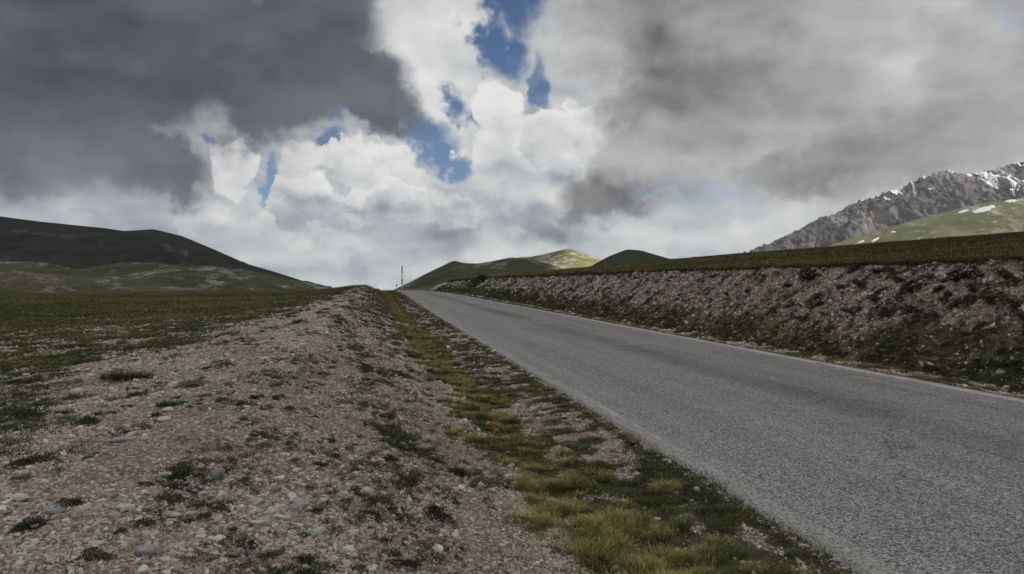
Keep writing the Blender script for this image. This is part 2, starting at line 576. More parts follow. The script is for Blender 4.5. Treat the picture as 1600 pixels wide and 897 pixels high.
# ------------------------------------------------------------------ ground
def ground_material():
    m, w, b = new_mat('ground')
    pos = w.node('ShaderNodeNewGeometry').outputs['Position']
    g = w.attr('gravel')
    dry = w.attr('dry')
    n1 = w.noise(pos, 1.1, 5.0, 0.6)
    n2 = w.noise(pos, 7.0, 5.0, 0.65)
    n3 = w.noise(pos, 38.0, 4.0, 0.7)
    nbig = w.noise(pos, 0.045, 5.0, 0.6)
    # turf
    tv = w.m('ADD', w.m('MULTIPLY', n2, 0.5), w.m('MULTIPLY', n3, 0.5))
    turf = w.ramp(tv, [(0.30, (0.020, 0.019, 0.010)), (0.46, (0.052, 0.050, 0.020)), (0.58, (0.092, 0.086, 0.034)), (0.72, (0.160, 0.140, 0.070))])
    brown = w.ramp(n3, [(0.3, (0.04, 0.028, 0.014)), (0.7, (0.13, 0.10, 0.045))])
    nmid = w.noise(pos, 0.22, 5.0, 0.65)
    turf = w.mix(w.mr(w.m('ADD', n1, w.m('MULTIPLY_ADD', nbig, 0.8, -0.4)), 0.46, 0.64, 0.0, 0.80), turf, brown)
    turf = w.mix(w.mr(nmid, 0.46, 0.66, 0.0, 0.6), turf, w.ramp(tv, [(0.3, (0.05, 0.040, 0.016)), (0.7, (0.17, 0.135, 0.055))]))
    turf = w.mix(1.0, turf, w.ramp(nbig, [(0.36, (0.62, 0.68, 0.64)), (0.50, (1.0, 1.0, 1.0)), (0.62, (1.75, 1.55, 1.35))]), 'MULTIPLY')
    gold = w.ramp(tv, [(0.3, (0.05, 0.045, 0.012)), (0.5, (0.13, 0.115, 0.028)), (0.7, (0.24, 0.20, 0.06))])
    turf = w.mix(dry, turf, gold)
    # soil with stones pressed into it
    soil = w.ramp(w.m('ADD', w.m('MULTIPLY', n2, 0.6), w.m('MULTIPLY', n3, 0.4)), [(0.3, (0.075, 0.046, 0.028)), (0.5, (0.19, 0.132, 0.088)), (0.7, (0.36, 0.275, 0.205))])
    soil = w.mix(w.mr(n1, 0.53, 0.66, 0.0, 0.55), soil, w.ramp(n3, [(0.3, (0.13, 0.075, 0.038)), (0.7, (0.30, 0.20, 0.12))]))
    soil = w.mix(w.mr(w.noise(pos, 2.6, 4.0, 0.6), 0.52, 0.66, 0.0, 0.75), soil, (0.055, 0.038, 0.026))
    vs = w.node('ShaderNodeTexVoronoi', feature='F1')
    w.put(vs.inputs['Vector'], w.vm('MULTIPLY_ADD', w.noise(pos, 20.0, 2.0, 0.5, color=True), (0.02,) * 3, pos))
    w.put(vs.inputs['Scale'], 34.0)
    sepc = w.node('ShaderNodeSeparateColor')
    w.put(sepc.inputs[0], vs.outputs['Color'])
    stone = w.ramp(sepc.outputs[0], [(0.0, (0.22, 0.19, 0.165)), (0.35, (0.36, 0.32, 0.28)), (0.7, (0.46, 0.43, 0.39)), (1.0, (0.58, 0.55, 0.52))])
    isst = w.m('MULTIPLY', w.mr(vs.outputs['Distance'], 0.60, 0.36), w.mr(w.m('ADD', sepc.outputs[1], w.m('MULTIPLY_ADD', n2, 1.2, -0.6)), 0.38, 0.58, 0.0, 0.8))
    gravel = w.mix(isst, soil, stone)
    edge = w.m('ADD', g, w.m('MULTIPLY_ADD', n3, 0.5, -0.25))
    fac = w.mr(edge, 0.30, 0.58)
    col = w.mix(fac, turf, gravel)
    w.put(b.inputs['Base Color'], col)
    hgt = w.m('ADD', w.m('MULTIPLY', w.m('MULTIPLY', isst, fac), 0.5), w.m('MULTIPLY', n3, 0.7))
    w.put(b.inputs['Normal'], w.bump(hgt, 0.8, 0.03))
    return m


def build_ground():
    def spaced(start, stop, step0, rate):
        v = [start]
        while v[-1] < stop:
            v.append(v[-1] + max(step0, rate * (v[-1] - start)))
        return np.array(v)
    right = spaced(0, 6500, 0.075, 0.0)[:1] if False else None
    mid = np.arange(-11.0, RW + 5.0, 0.075)
    out = np.cumsum(0.075 * 1.065 ** np.arange(1, 140))
    out = out[out < 6500]
    s = np.concatenate(((mid[0] - out)[::-1], mid, mid[-1] + out))
    t = [-6.0]
    while t[-1] < 6500:
        t.append(t[-1] + max(0.055 if t[-1] > 1.5 else 0.3, 0.0075 * t[-1] if t[-1] < 170 else 0.03 * t[-1]))
    t = np.concatenate((-6 - np.cumsum(0.5 * 1.25 ** np.arange(30))[::-1], t))
    Sg, Tg = np.meshgrid(s, t, indexing='ij')
    X, Y = xy(Sg, Tg)
    # far from the road the sheet runs straight on
    Z = ground_z(Sg, Tg)
    G = gravel_mask(Sg, Tg)
    nd = fbm(X, Y, 0.8, 3, 21)
    D = sstep(-1.9, -1.4, Sg + np.interp(Tg, [3, 18], [0, 0.4]) + 0.5 * nd) * sstep(-0.65, -0.95, Sg + 0.5 * nd) * (0.55 + 0.9 * fbm(X, Y, 0.5, 3, 22))
    D = np.clip(D + 0.12 * sstep(0.7, 1.2, Sg - RW) * sstep(2.2, 1.4, Sg - RW), 0, 1)
    me = mesh_np('ground', np.stack((X, Y, Z), -1).reshape(-1, 3), grid_faces(len(s), len(t)), ground_material(), True,
                 {'gravel': ('FLOAT', G.astype(np.float32)), 'dry': ('FLOAT', D.astype(np.float32))})
    o = link(bpy.data.objects.new('ground', me), kind='structure', label='gravel bank, verges and meadow either side of the road')
    return o


build_ground()


# ------------------------------------------------------------------ road
def asphalt_material():
    m, w, b = new_mat('asphalt')
    pos = w.node('ShaderNodeNewGeometry').outputs['Position']
    s = w.attr('across')
    t = w.attr('along')
    vor = w.node('ShaderNodeTexVoronoi', feature='F1')
    w.put(vor.inputs['Vector'], pos)
    w.put(vor.inputs['Scale'], 96.0)
    sp = w.node('ShaderNodeSeparateColor')
    w.put(sp.inputs[0], vor.outputs['Color'])
    chip = w.ramp(sp.outputs[0], [(0.0, (0.055, 0.054, 0.054)), (0.3, (0.135, 0.132, 0.130)), (0.6, (0.26, 0.255, 0.25)), (1.0, (0.49, 0.48, 0.47))])
    n_f = w.noise(pos, 150.0, 2.0, 0.6)
    n_m = w.noise(pos, 2.2, 5.0, 0.6)
    n_b = w.noise(pos, 0.22, 4.0, 0.55)
    cst = w.node('ShaderNodeCombineXYZ')
    w.put(cst.inputs[0], w.m('MULTIPLY', s, 1.6))
    w.put(cst.inputs[1], w.m('MULTIPLY', t, 0.05))
    n_l = w.noise(cst.outputs[0], 2.6, 5.0, 0.62)
    # wheel-polished and oil-dark tracks along the lanes
    trk = None
    for c0, wd, am in ((3.05, 0.38, 0.24), (3.2, 0.9, 0.18), (1.05, 0.35, 0.14), (4.75, 0.4, 0.16), (2.1, 0.14, 0.12)):
        q = w.m('DIVIDE', w.m('SUBTRACT', w.m('MULTIPLY_ADD', n_l, 0.5, s), c0 + 0.25), wd)
        g = w.m('MULTIPLY', w.m('POWER', 0.36788, w.m('MULTIPLY', q, q)), am)
        trk = g if trk is None else w.m('ADD', trk, g)
    trk = w.m('MULTIPLY', trk, w.mr(n_b, 0.3, 0.62, 0.45, 1.15))
    dark = w.m('SUBTRACT', 1.0, trk)
    tone = w.m('MULTIPLY', dark, w.m('ADD', w.m('MULTIPLY', n_m, 0.35), w.m('MULTIPLY_ADD', n_l, 0.7, 0.50)))
    col = w.mix(1.0, chip, w.vm('MULTIPLY', (1.0, 0.985, 0.97), tone), 'MULTIPLY')
    # cracks
    cr = w.voro(w.vm('MULTIPLY_ADD', w.noise(pos, 1.6, 4.0, 0.6, color=True), (0.9,) * 3, pos), 0.32, 'DISTANCE_TO_EDGE')
    crack = w.m('MULTIPLY', w.mr(cr, 0.006, 0.0015), w.mr(w.noise(pos, 0.35, 2.0), 0.50, 0.62))
    col = w.mix(w.m('MULTIPLY', crack, 0.6), col, (0.03, 0.028, 0.026))
    # the seam between the two laid lanes
    sm = w.m('ABSOLUTE', w.m('SUBTRACT', w.m('MULTIPLY_ADD', n_m, 0.10, s), 2.78))
    seam = w.m('MULTIPLY', w.mr(sm, 0.014, 0.004), w.mr(w.noise(pos, 0.8, 3.0, 0.6), 0.42, 0.55, 0.0, 0.75))
    col = w.mix(seam, col, (0.03, 0.029, 0.028))
    # pale grit gathered along both edges
    ed = w.m('MINIMUM', s, w.m('SUBTRACT', RW, s))
    grit = w.m('MULTIPLY', w.mr(w.m('ADD', ed, w.m('MULTIPLY_ADD', n_m, 0.35, -0.18)), 0.20, 0.0), w.mr(w.noise(pos, 55.0, 3.0, 0.7), 0.42, 0.60))
    col = w.mix(w.m('MULTIPLY', grit, 0.75), col, (0.40, 0.375, 0.345))
    w.put(b.inputs['Base Color'], col)
    b.inputs['Roughness'].default_value = 0.85
    hh = w.m('ADD', vor.outputs['Distance'], w.m('MULTIPLY', n_f, 0.5))
    w.put(b.inputs['Normal'], w.bump(hh, 0.55, 0.006))
    return m


def paint_material(worn):
    m, w, b = new_mat('road_paint')
    pos = w.node('ShaderNodeNewGeometry').outputs['Position']
    n = w.noise(pos, 60.0, 4.0, 0.75)
    n2 = w.noise(pos, 1.7, 4.0, 0.6)
    a = w.mr(w.m('ADD', n, w.m('MULTIPLY_ADD', n2, 0.55, -0.27)), 0.44 + worn, 0.60 + worn, 0.0, 0.80)
    b.inputs['Base Color'].default_value = (0.66, 0.65, 0.63, 1)
    w.put(b.inputs['Alpha'], a)
    return m


def build_road():
    t = np.concatenate((np.arange(-40, 2, 0.6), np.arange(2, 30, 0.07), np.arange(30, 100, 0.3), np.arange(100, 420, 2.0)))
    ss = np.concatenate(([-0.03, 0.0, 0.04], np.linspace(0.12, RW - 0.12, 22), [RW - 0.04, RW, RW + 0.03]))
    Sg, Tg = np.meshgrid(ss, t, indexing='ij')
    x0, y0 = xy(Sg * 0, Tg)
    jl = 0.10 * fbm(Tg, Tg * 0, 0.9, 5, 31, gain=0.62) + 0.05 * fbm(Tg, Tg * 0, 7.0, 3, 33)
    jr = 0.055 * fbm(Tg, Tg * 0, 1.9, 4, 32)
    q = Sg / RW
    So = Sg + jl * np.clip(1 - q * 8, 0, 1) + jr * np.clip(1 - (1 - q) * 8, 0, 1)
    X, Y = xy(So, Tg)
    Z = road_z(Tg) + 0.035 * (1 - (2 * np.clip(q, 0, 1) - 1) ** 2) + 0.006 * fbm(X, Y, 0.5, 3, 34)
    Z = Z - np.where((Sg < 0) | (Sg > RW), 0.09, 0)
    me = mesh_np('road', np.stack((X, Y, Z), -1).reshape(-1, 3), grid_faces(len(ss), len(t)), asphalt_material(), True,
                 {'across': ('FLOAT', So.astype(np.float32)), 'along': ('FLOAT', Tg.astype(np.float32))})
    road = link(bpy.data.objects.new('road', me), kind='structure', label='worn grey asphalt road climbing to the crest')
    for c in (0.13, RW - 0.24):
        tl = np.concatenate((np.arange(-20, 40, 0.4), np.arange(40, 300, 2.0)))
        hw = 0.035 if c < 1 else 0.07
        cols = np.array((c - hw, c + hw))
        Sl, Tl = np.meshgrid(cols, tl, indexing='ij')
        Sl = Sl + 0.008 * fbm(Tl, Sl, 1.1, 2, 36)
        Xl, Yl = xy(Sl, Tl)
        ql = Sl / RW
        Zl = road_z(Tl) + 0.035 * (1 - (2 * ql - 1) ** 2) + 0.006 * fbm(Xl, Yl, 0.5, 3, 34) + 0.005
        pm = paint_material(0.04 if c < 1 else -0.07)
        lm = mesh_np('edge_line', np.stack((Xl, Yl, Zl), -1).reshape(-1, 3), grid_faces(2, len(tl)), pm)
        link(bpy.data.objects.new('edge_line', lm), parent=road)
    return road


build_road()


# ------------------------------------------------------------------ hills and mountains
def hill_material(name, grass, dry, rock, rock_amt, scale, snow=False):
    m, w, b = new_mat(name)
    geo = w.node('ShaderNodeNewGeometry')
    pos = geo.outputs['Position']
    n1 = w.noise(pos, scale, 6.0, 0.6)
    n2 = w.noise(pos, scale * 5.0, 6.0, 0.65)
    n3 = w.noise(pos, scale * 22.0, 4.0, 0.7)
    col = w.mix(w.mr(w.m('ADD', w.m('MULTIPLY', n1, 0.6), w.m('MULTIPLY', n2, 0.4)), 0.40, 0.62), grass, dry)
    col = w.mix(w.mr(n3, 0.35, 0.7, 0.0, 0.35), col, w.vm('SCALE', col, scale=0.45))
    rk = w.mix(w.mr(n2, 0.3, 0.7), w.vm('SCALE', (rock[0], rock[1], rock[2]), scale=0.55), rock)
    if snow:      # dark cliffs, pale scree
        cl = w.m('ADD', w.m('MULTIPLY', w.noise(w.vm('MULTIPLY', pos, (1.0, 0.5, 0.45)), scale * 1.3, 6.0, 0.60), 0.85), w.m('MULTIPLY', n3, 0.15))
        rk = w.ramp(cl, [(0.36, (0.050, 0.052, 0.060)), (0.47, (0.100, 0.096, 0.104)), (0.56, (0.170, 0.158, 0.156)), (0.68, (0.28, 0.25, 0.23))])
    rmask = w.m('ADD', w.attr('rock'), w.m('ADD', w.m('MULTIPLY_ADD', n2, 1.3, -0.65), w.m('MULTIPLY_ADD', n3, 1.7, -0.85)))
    col = w.mix(w.mr(rmask, 1.0 - rock_amt, 1.25 - rock_amt), col, rk)
    if snow:
        sm = w.m('ADD', w.attr('snow'), w.m('ADD', w.m('MULTIPLY_ADD', n3, 0.7, -0.35), w.m('MULTIPLY_ADD', n2, 0.6, -0.3)))
        col = w.mix(w.mr(sm, 0.56, 0.64), col, (0.70, 0.71, 0.73))
    w.put(b.inputs['Base Color'], col)
    b.inputs['Specular IOR Level'].default_value = 0.1
    w.put(b.inputs['Normal'], w.bump(w.m('ADD', w.m('MULTIPLY', n2, 0.6), w.m('MULTIPLY', n3, 0.5)), 0.9, 1.2 / (scale * 60.0)))
    return m


def hill(name, crest, dist, depth, mat, base=-45.0, nu=240, nv=90, rough=0.06, nscale=0.006, seed=1, swing=0.0, power=1.15, ridged=0.0, label=None, crag=0.0, back=1.0):
    """a ridge whose crest stands `dist` metres off, with a front and a back slope"""
    cx = np.array([c[0] for c in crest], float)
    cy = np.array([c[1] for c in crest], float)
    px = np.linspace(cx[0], cx[-1], nu)
    py = 0.25 * np.interp(px - 4, cx, cy) + 0.5 * np.interp(px, cx, cy) + 0.25 * np.interp(px + 4, cx, cy)
    D = dist + swing * (px - px.mean()) / (px[-1] - px[0])
    ax = (px - 800) / FPX * D                    # crest line in metres
    az = (448.5 - py) / FPX * D
    v = np.concatenate((np.linspace(-1, 0, nv), np.linspace(0, back, nv // 4)[1:]))
    A, V = np.meshgrid(ax, v, indexing='ij')
    Yc = np.broadcast_to(D[:, None], A.shape)
    H = az[:, None] - base
    n0 = fbm(A, V * depth, nscale * 0.6, 3, seed + 40)
    X = A + 0.06 * depth * n0 * np.abs(V)
    Y = Yc + V * depth
    # spurs and gullies run down the slope
    f = np.clip(1 - np.abs(V), 0, 1) ** power
    nz = fbm(X, Y, nscale, 5, seed)
    rz = fbm(X * 1.0, Y * 0.55, nscale * 1.3, 5, seed + 9, ridged=True)
    sl = np.clip(np.abs(V) * 4.0, 0, 1)
    Z = base + H * f + H.mean() * sl * (rough * nz + ridged * (rz - 0.45)) * (0.3 + f)
    if crag:
        wx = X + 260 * fbm(X, Y, nscale * 0.9, 3, seed + 81)
        wy = Y + 420 * fbm(X, Y, nscale * 0.7, 3, seed + 82)
        b1 = fbm(wx, wy * 0.6, nscale * 1.9, 6, seed + 13, gain=0.6, ridged=True)
        b2 = fbm(wx + 0.4 * wy, wy * 0.5, nscale * 7.0, 6, seed + 14, gain=0.66, ridged=True)
        b2 = b2 * (0.7 + 1.6 * np.clip(fbm(X, Y, nscale * 1.2, 3, seed + 83) + 0.4, 0, 1))
        Z = Z + sl * f ** 0.6 * crag * (3.2 * (b1 - 0.45) + 0.75 * (b2 - 0.45))
        cr = fbm(X, Y * 0.8, nscale * 9.0, 4, seed + 3, ridged=True)
        Z = Z + crag * (cr - 0.45) * f ** 2
    rock = np.clip(0.5 + 0.9 * fbm(X, Y, nscale * 1.5, 4, seed + 5), 0, 1) * (0.5 + 0.5 * f)
    gx = X + 300 * fbm(X, Y, nscale, 3, seed + 71)
    gul = fbm(gx + 0.35 * Y, Y * 0.30 + 0.2 * gx, nscale * 2.6, 4, seed + 70, ridged=True)
    snow = np.clip((gul - 0.38) * 2.9, 0, 0.9) * sstep(-0.6, -0.05, fbm(X, Y, nscale * 1.1, 2, seed + 72)) * sstep(0.35, 0.75, (Z - base) / max(H.max(), 1.0)) 
    me = mesh_np(name, np.stack((X, Y, Z), -1).reshape(-1, 3), grid_faces(nu, len(v))[:, ::-1][:, ::-1], mat, True,
                 {'rock': ('FLOAT', rock.astype(np.float32)), 'snow': ('FLOAT', snow.astype(np.float32))})
    return link(bpy.data.objects.new(name, me), kind='structure', label=label), (X, Y, Z)


G1, G2 = (0.045, 0.062, 0.022), (0.090, 0.085, 0.036)
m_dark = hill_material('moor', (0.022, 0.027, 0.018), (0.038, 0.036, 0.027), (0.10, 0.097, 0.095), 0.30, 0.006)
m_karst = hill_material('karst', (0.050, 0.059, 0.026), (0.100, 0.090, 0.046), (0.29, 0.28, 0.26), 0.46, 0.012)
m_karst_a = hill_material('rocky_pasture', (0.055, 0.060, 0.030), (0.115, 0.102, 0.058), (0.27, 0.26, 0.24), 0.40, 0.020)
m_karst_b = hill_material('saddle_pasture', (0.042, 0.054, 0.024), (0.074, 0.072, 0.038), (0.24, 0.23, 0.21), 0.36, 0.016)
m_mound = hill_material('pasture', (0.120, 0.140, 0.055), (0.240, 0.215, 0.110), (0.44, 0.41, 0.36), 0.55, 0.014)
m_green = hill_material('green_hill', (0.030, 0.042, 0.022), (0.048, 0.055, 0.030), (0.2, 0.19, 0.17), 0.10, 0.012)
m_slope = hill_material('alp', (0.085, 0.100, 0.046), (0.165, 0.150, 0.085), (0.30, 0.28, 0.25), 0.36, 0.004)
m_rock = hill_material('limestone_mountain', (0.055, 0.056, 0.050), (0.085, 0.080, 0.074), (0.165, 0.160, 0.162), 1.05, 0.0035, snow=True)

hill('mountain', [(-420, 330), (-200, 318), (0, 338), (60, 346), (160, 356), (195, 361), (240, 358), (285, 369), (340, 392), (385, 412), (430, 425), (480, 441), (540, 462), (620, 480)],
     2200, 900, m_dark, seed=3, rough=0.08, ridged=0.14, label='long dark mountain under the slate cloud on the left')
hill('hill', [(-380, 425), (-150, 405), (0, 408), (40, 409), (75, 411), (120, 421), (170, 430), (230, 440), (290, 450), (360, 460), (420, 470)],
     760, 260, m_karst_a, seed=12, rough=0.16, ridged=0.10, base=-25, nscale=0.016, label='rounded pasture hill with pale limestone outcrops below the dark mountain')
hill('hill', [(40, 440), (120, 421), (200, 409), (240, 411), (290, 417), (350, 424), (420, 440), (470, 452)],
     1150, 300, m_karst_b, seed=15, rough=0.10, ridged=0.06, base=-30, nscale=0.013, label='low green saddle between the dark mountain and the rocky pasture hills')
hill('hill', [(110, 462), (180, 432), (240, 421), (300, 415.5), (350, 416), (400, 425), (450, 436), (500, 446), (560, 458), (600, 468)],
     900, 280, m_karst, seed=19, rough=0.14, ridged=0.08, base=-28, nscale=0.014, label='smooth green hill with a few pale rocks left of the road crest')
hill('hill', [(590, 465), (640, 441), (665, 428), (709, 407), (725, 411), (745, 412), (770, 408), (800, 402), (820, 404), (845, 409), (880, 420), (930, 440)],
     1380, 380, m_karst_b, seed=23, rough=0.09, nscale=0.011, ridged=0.10, label='dark rocky peak beyond the road crest, its cloud shadow deepened by colour')  # left half of one ridge, coloured darker to deepen the cloud shadow
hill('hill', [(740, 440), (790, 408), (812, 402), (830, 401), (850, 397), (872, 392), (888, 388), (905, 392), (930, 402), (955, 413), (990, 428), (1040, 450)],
     1600, 420, m_mound, seed=24, rough=0.09, nscale=0.011, ridged=0.06, label='pale sunlit mound right of the dark rocky peak')  # sunlit half of the same ridge, in paler colours to heighten the contrast
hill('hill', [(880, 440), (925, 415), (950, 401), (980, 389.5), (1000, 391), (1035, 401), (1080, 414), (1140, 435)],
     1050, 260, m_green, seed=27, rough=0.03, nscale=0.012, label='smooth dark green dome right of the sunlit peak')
hill('mountain', [(1090, 440), (1140, 412), (1175, 392), (1200, 383), (1230, 369), (1255, 358), (1275, 345), (1290, 338), (1300, 339), (1320, 326), (1345, 313), (1362, 311), (1385, 300), (1410, 293), (1422, 285),
                    (1440, 278), (1462, 271), (1482, 267), (1500, 272), (1530, 271), (1555, 264), (1600, 254), (1700, 235), (1850, 225), (2000, 250), (2150, 330)],
     5000, 1500, m_rock, seed=33, rough=0.10, nscale=0.0022, ridged=0.12, nu=720, nv=200, swing=500, crag=48, power=1.0, label='craggy grey limestone mountain streaked with snow')
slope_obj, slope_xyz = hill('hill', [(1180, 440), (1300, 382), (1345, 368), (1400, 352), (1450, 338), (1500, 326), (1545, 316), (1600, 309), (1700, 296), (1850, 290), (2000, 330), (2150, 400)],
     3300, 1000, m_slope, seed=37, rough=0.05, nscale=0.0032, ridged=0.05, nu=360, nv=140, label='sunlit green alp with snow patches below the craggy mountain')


def snow_material():
    m, w, b = new_mat('snow')
    b.inputs['Base Color'].default_value = (0.56, 0.57, 0.59, 1)
    return m


def snow_patch(parent, xyz, px, py, lx, ly, tilt, seed, mat):
    """a lens of old snow lying on the slope"""
    X, Y, Z = xyz
    u, v = X / Y * FPX + 800, 448.5 - Z / Y * FPX
    i = np.unravel_index(np.argmin((u - px) ** 2 + (v - py) ** 2), u.shape)
    c = np.array((X[i], Y[i], Z[i]))
    e1 = np.array((X[i[0] + 1, i[1]] - X[i], Y[i[0] + 1, i[1]] - Y[i], Z[i[0] + 1, i[1]] - Z[i]))
    e2 = np.array((X[i[0], i[1] + 1] - X[i], Y[i[0], i[1] + 1] - Y[i], Z[i[0], i[1] + 1] - Z[i]))
    e1, e2 = e1 / np.linalg.norm(e1), e2 / np.linalg.norm(e2)
    nrm = np.cross(e1, e2)
    nrm = nrm * np.sign(nrm[2])
    k = 40
    vs = [c + nrm * 5.0]
    for ring, hh in ((0.5, 5.0), (0.85, 4.0), (1.0, 0.5), (1.03, -6.0)):
        for a in np.linspace(0, 2 * np.pi, k, endpoint=False):
            rr = ring * (1 + 0.35 * perlin(np.array([2.0 * math.cos(a) + seed]), np.array([2.0 * math.sin(a)]), seed)[0]
                         + 0.18 * perlin(np.array([6.0 * math.cos(a)]), np.array([6.0 * math.sin(a)]), seed + 5)[0])
            a1, a2 = rr * math.cos(a) * lx, rr * math.sin(a) * ly
            vs.append(c + e1 * (a1 * math.cos(tilt) - a2 * math.sin(tilt)) + e2 * (a1 * math.sin(tilt) + a2 * math.cos(tilt)) + nrm * hh)
    f = [(0, 1 + j, 1 + (j + 1) % k) for j in range(k)]
    for r in range(3):
        for j in range(k):
            a, b2 = 1 + r * k + j, 1 + r * k + (j + 1) % k
            f += [(a, a + k, b2 + k), (a, b2 + k, b2)]
    me = mesh_np('snow_patch', np.array(vs), np.array(f), mat)
    link(bpy.data.objects.new('snow_patch', me), parent=parent)


m_snow = snow_material()
for sp in ((1536, 329, 58, 22, 0.10, 3), (1503, 331, 30, 9, 0.2, 4), (1345, 378, 20, 7, 0.3, 6), (1368, 375, 34, 6, 0.6, 7), (1580, 315, 30, 14, 0.1, 8), (1395, 363, 12, 8, 0.2, 9)):
    snow_patch(slope_obj, slope_xyz, *sp, m_snow)


# ------------------------------------------------------------------ cloud deck added out of view, shaped to shade the foreground
def build_shade_cloud():
    m, w, b = new_mat('cloud')
    m.node_tree.nodes.remove(b)
    tr = w.node('ShaderNodeBsdfTranslucent')
    df = w.node('ShaderNodeBsdfDiffuse')
    tr.inputs[0].default_value = (0.90, 0.91, 0.93, 1)
    df.inputs[0].default_value = (0.90, 0.91, 0.93, 1)
    mx = w.node('ShaderNodeMixShader')
    mx.inputs[0].default_value = 0.30
    w.l.new(tr.outputs[0], mx.inputs[1])
    w.l.new(df.outputs[0], mx.inputs[2])
    w.l.new(mx.outputs[0], w.n['Material Output'].inputs[0])
    H = 2000.0
    off = np.array((to_sun.x, to_sun.y)) / to_sun.z * H
    gx, gy = np.arange(-4200, 1500, 45.0), np.arange(-1500, 3600, 45.0)
    X, Y = np.meshgrid(gx, gy, indexing='ij')
    wob = 90 * fbm(X, Y, 0.004, 4, 51)
    # distance inside the shaded country (metres)
    dA = np.minimum.reduce([CLOUD_X - X, X + 3900, 3100 - Y, Y + 1200]) + wob * 0.25
    dB = np.minimum.reduce([1150 - X, X + 3900, 1240 - Y, Y + 1200]) + wob * 0.6
    d = np.maximum(dA, dB)
    th = np.sqrt(np.clip(d, 0, 500) / 500.0)
    lump = 0.6 + 0.6 * fbm(X, Y, 0.003, 4, 52)
    top = H + 420 * th * lump
    bot = H - 60 * th * (1 + 0.8 * fbm(X, Y, 0.002, 4, 53))
    keep = d > -20
    idx = np.arange(X.size).reshape(X.shape)
    fq = grid_faces(*X.shape)
    kk = keep.ravel()
    fq = fq[kk[fq].all(1)]
    n = X.size
    vt = np.stack((X + off[0], Y + off[1], top), -1).reshape(-1, 3)
    vb = np.stack((X + off[0], Y + off[1], bot - 1.0), -1).reshape(-1, 3)
    # rim
    from collections import Counter
    ed = np.sort(np.concatenate((fq[:, (0, 1)], fq[:, (1, 2)], fq[:, (2, 3)], fq[:, (3, 0)])), 1)
    uq, cnt = np.unique(ed, axis=0, return_counts=True)
    rim = uq[cnt == 1]
    fr = np.stack((rim[:, 0], rim[:, 1], rim[:, 1] + n, rim[:, 0] + n), -1)
    faces = np.concatenate((fq, fq[:, ::-1] + n, fr))
    used = np.unique(faces)
    remap = -np.ones(2 * n, int)
    remap[used] = np.arange(len(used))
    me = mesh_np('cloud', np.concatenate((vt, vb))[used], remap[faces], m, True)
    link(bpy.data.objects.new('shade_clouds', me), kind='stuff', label='unseen grey cloud deck added overhead to shade the road and the near hills')


CLOUD_X = 48.0
build_shade_cloud()


# ------------------------------------------------------------------ stones
def stone_mesh(name, seed, mat, pts=16, flat=0.62, smooth=0):
    r = random.Random(seed)
    bm = bmesh.new()
    ax = (0.5, 0.5 * r.uniform(0.62, 0.95), 0.5 * flat * r.uniform(0.75, 1.2))
    for _ in range(pts):
        v = Vector((r.gauss(0, 1), r.gauss(0, 1), r.gauss(0, 1))).normalized()
        p = [math.copysign(abs(c) ** 0.72, c) for c in v]
        k = r.uniform(0.82, 1.0)
        bm.verts.new((p[0] * ax[0] * k, p[1] * ax[1] * k, p[2] * ax[2] * k))
    g = bmesh.ops.convex_hull(bm, input=bm.verts)
    loose = [v for v in bm.verts if not v.link_faces]
    bmesh.ops.delete(bm, geom=loose, context='VERTS')
    if smooth:
        bmesh.ops.bevel(bm, geom=list(bm.edges), offset=0.035, segments=1, affect='EDGES', clamp_overlap=True)
        bmesh.ops.triangulate(bm, faces=bm.faces)
        bmesh.ops.subdivide_edges(bm, edges=bm.edges, cuts=1, use_grid_fill=True, smooth=0.0)
        from mathutils import noise as mn
        for v in bm.verts:
            q = v.co * 5.0 + Vector((seed, 0, 0))
            v.co += v.co.normalized() * (0.022 * mn.noise(q) + 0.012 * mn.noise(q * 2.7))
    bmesh.ops.recalc_face_normals(bm, faces=bm.faces)
    me = bpy.data.meshes.new(name)
    bm.to_mesh(me)
    bm.free()
    me.materials.append(mat)
    for p in me.polygons:
        p.use_smooth = bool(smooth)
    return me


def stone_material(name, cols, spread=0.25):
    m, w, b = new_mat(name)
    rnd = w.node('ShaderNodeObjectInfo').outputs['Random']
    pos = w.node('ShaderNodeTexCoord').outputs['Object']
    base = w.ramp(rnd, [(i / (len(cols) - 1), c) for i, c in enumerate(cols)])
    off = w.vm('MULTIPLY_ADD', w.vm('MULTIPLY', (1, 1, 1), rnd), (37, 11, 23), pos)
    n = w.noise(off, 3.0, 4.0, 0.65)
    n2 = w.noise(off, 11.0, 3.0, 0.7)
    k = w.m('ADD', w.m('MULTIPLY_ADD', n, 0.7, 0.50), w.m('MULTIPLY_ADD', n2, 0.4, -0.07))
    col = w.vm('MULTIPLY', base, w.vm('MULTIPLY', (1, 1, 1), k))
    stain = w.mr(w.noise(off, 2.0, 3.0, 0.6), 0.58, 0.70, 0.0, 0.45)
    col = w.mix(stain, col, w.vm('MULTIPLY', base, (0.72, 0.58, 0.44)))
    w.put(b.inputs['Base Color'], col)
    w.put(b.inputs['Normal'], w.bump(n2, 0.4, 0.05))
    return m


m_gravel = stone_material('gravel_limestone', [(0.22, 0.175, 0.145), (0.43, 0.345, 0.285), (0.48, 0.43, 0.385), (0.56, 0.475, 0.405), (0.38, 0.30, 0.24), (0.60, 0.545, 0.49), (0.70, 0.67, 0.63)])
m_bankst = stone_material('bank_limestone', [(0.19, 0.14, 0.115), (0.38, 0.305, 0.265), (0.50, 0.43, 0.385), (0.59, 0.54, 0.50), (0.74, 0.71, 0.68)])
m_white = stone_material('white_limestone', [(0.42, 0.405, 0.385), (0.50, 0.485, 0.46), (0.55, 0.53, 0.50)])
m_grey = stone_material('grey_limestone', [(0.25, 0.25, 0.255), (0.30, 0.30, 0.305), (0.34, 0.335, 0.33)])


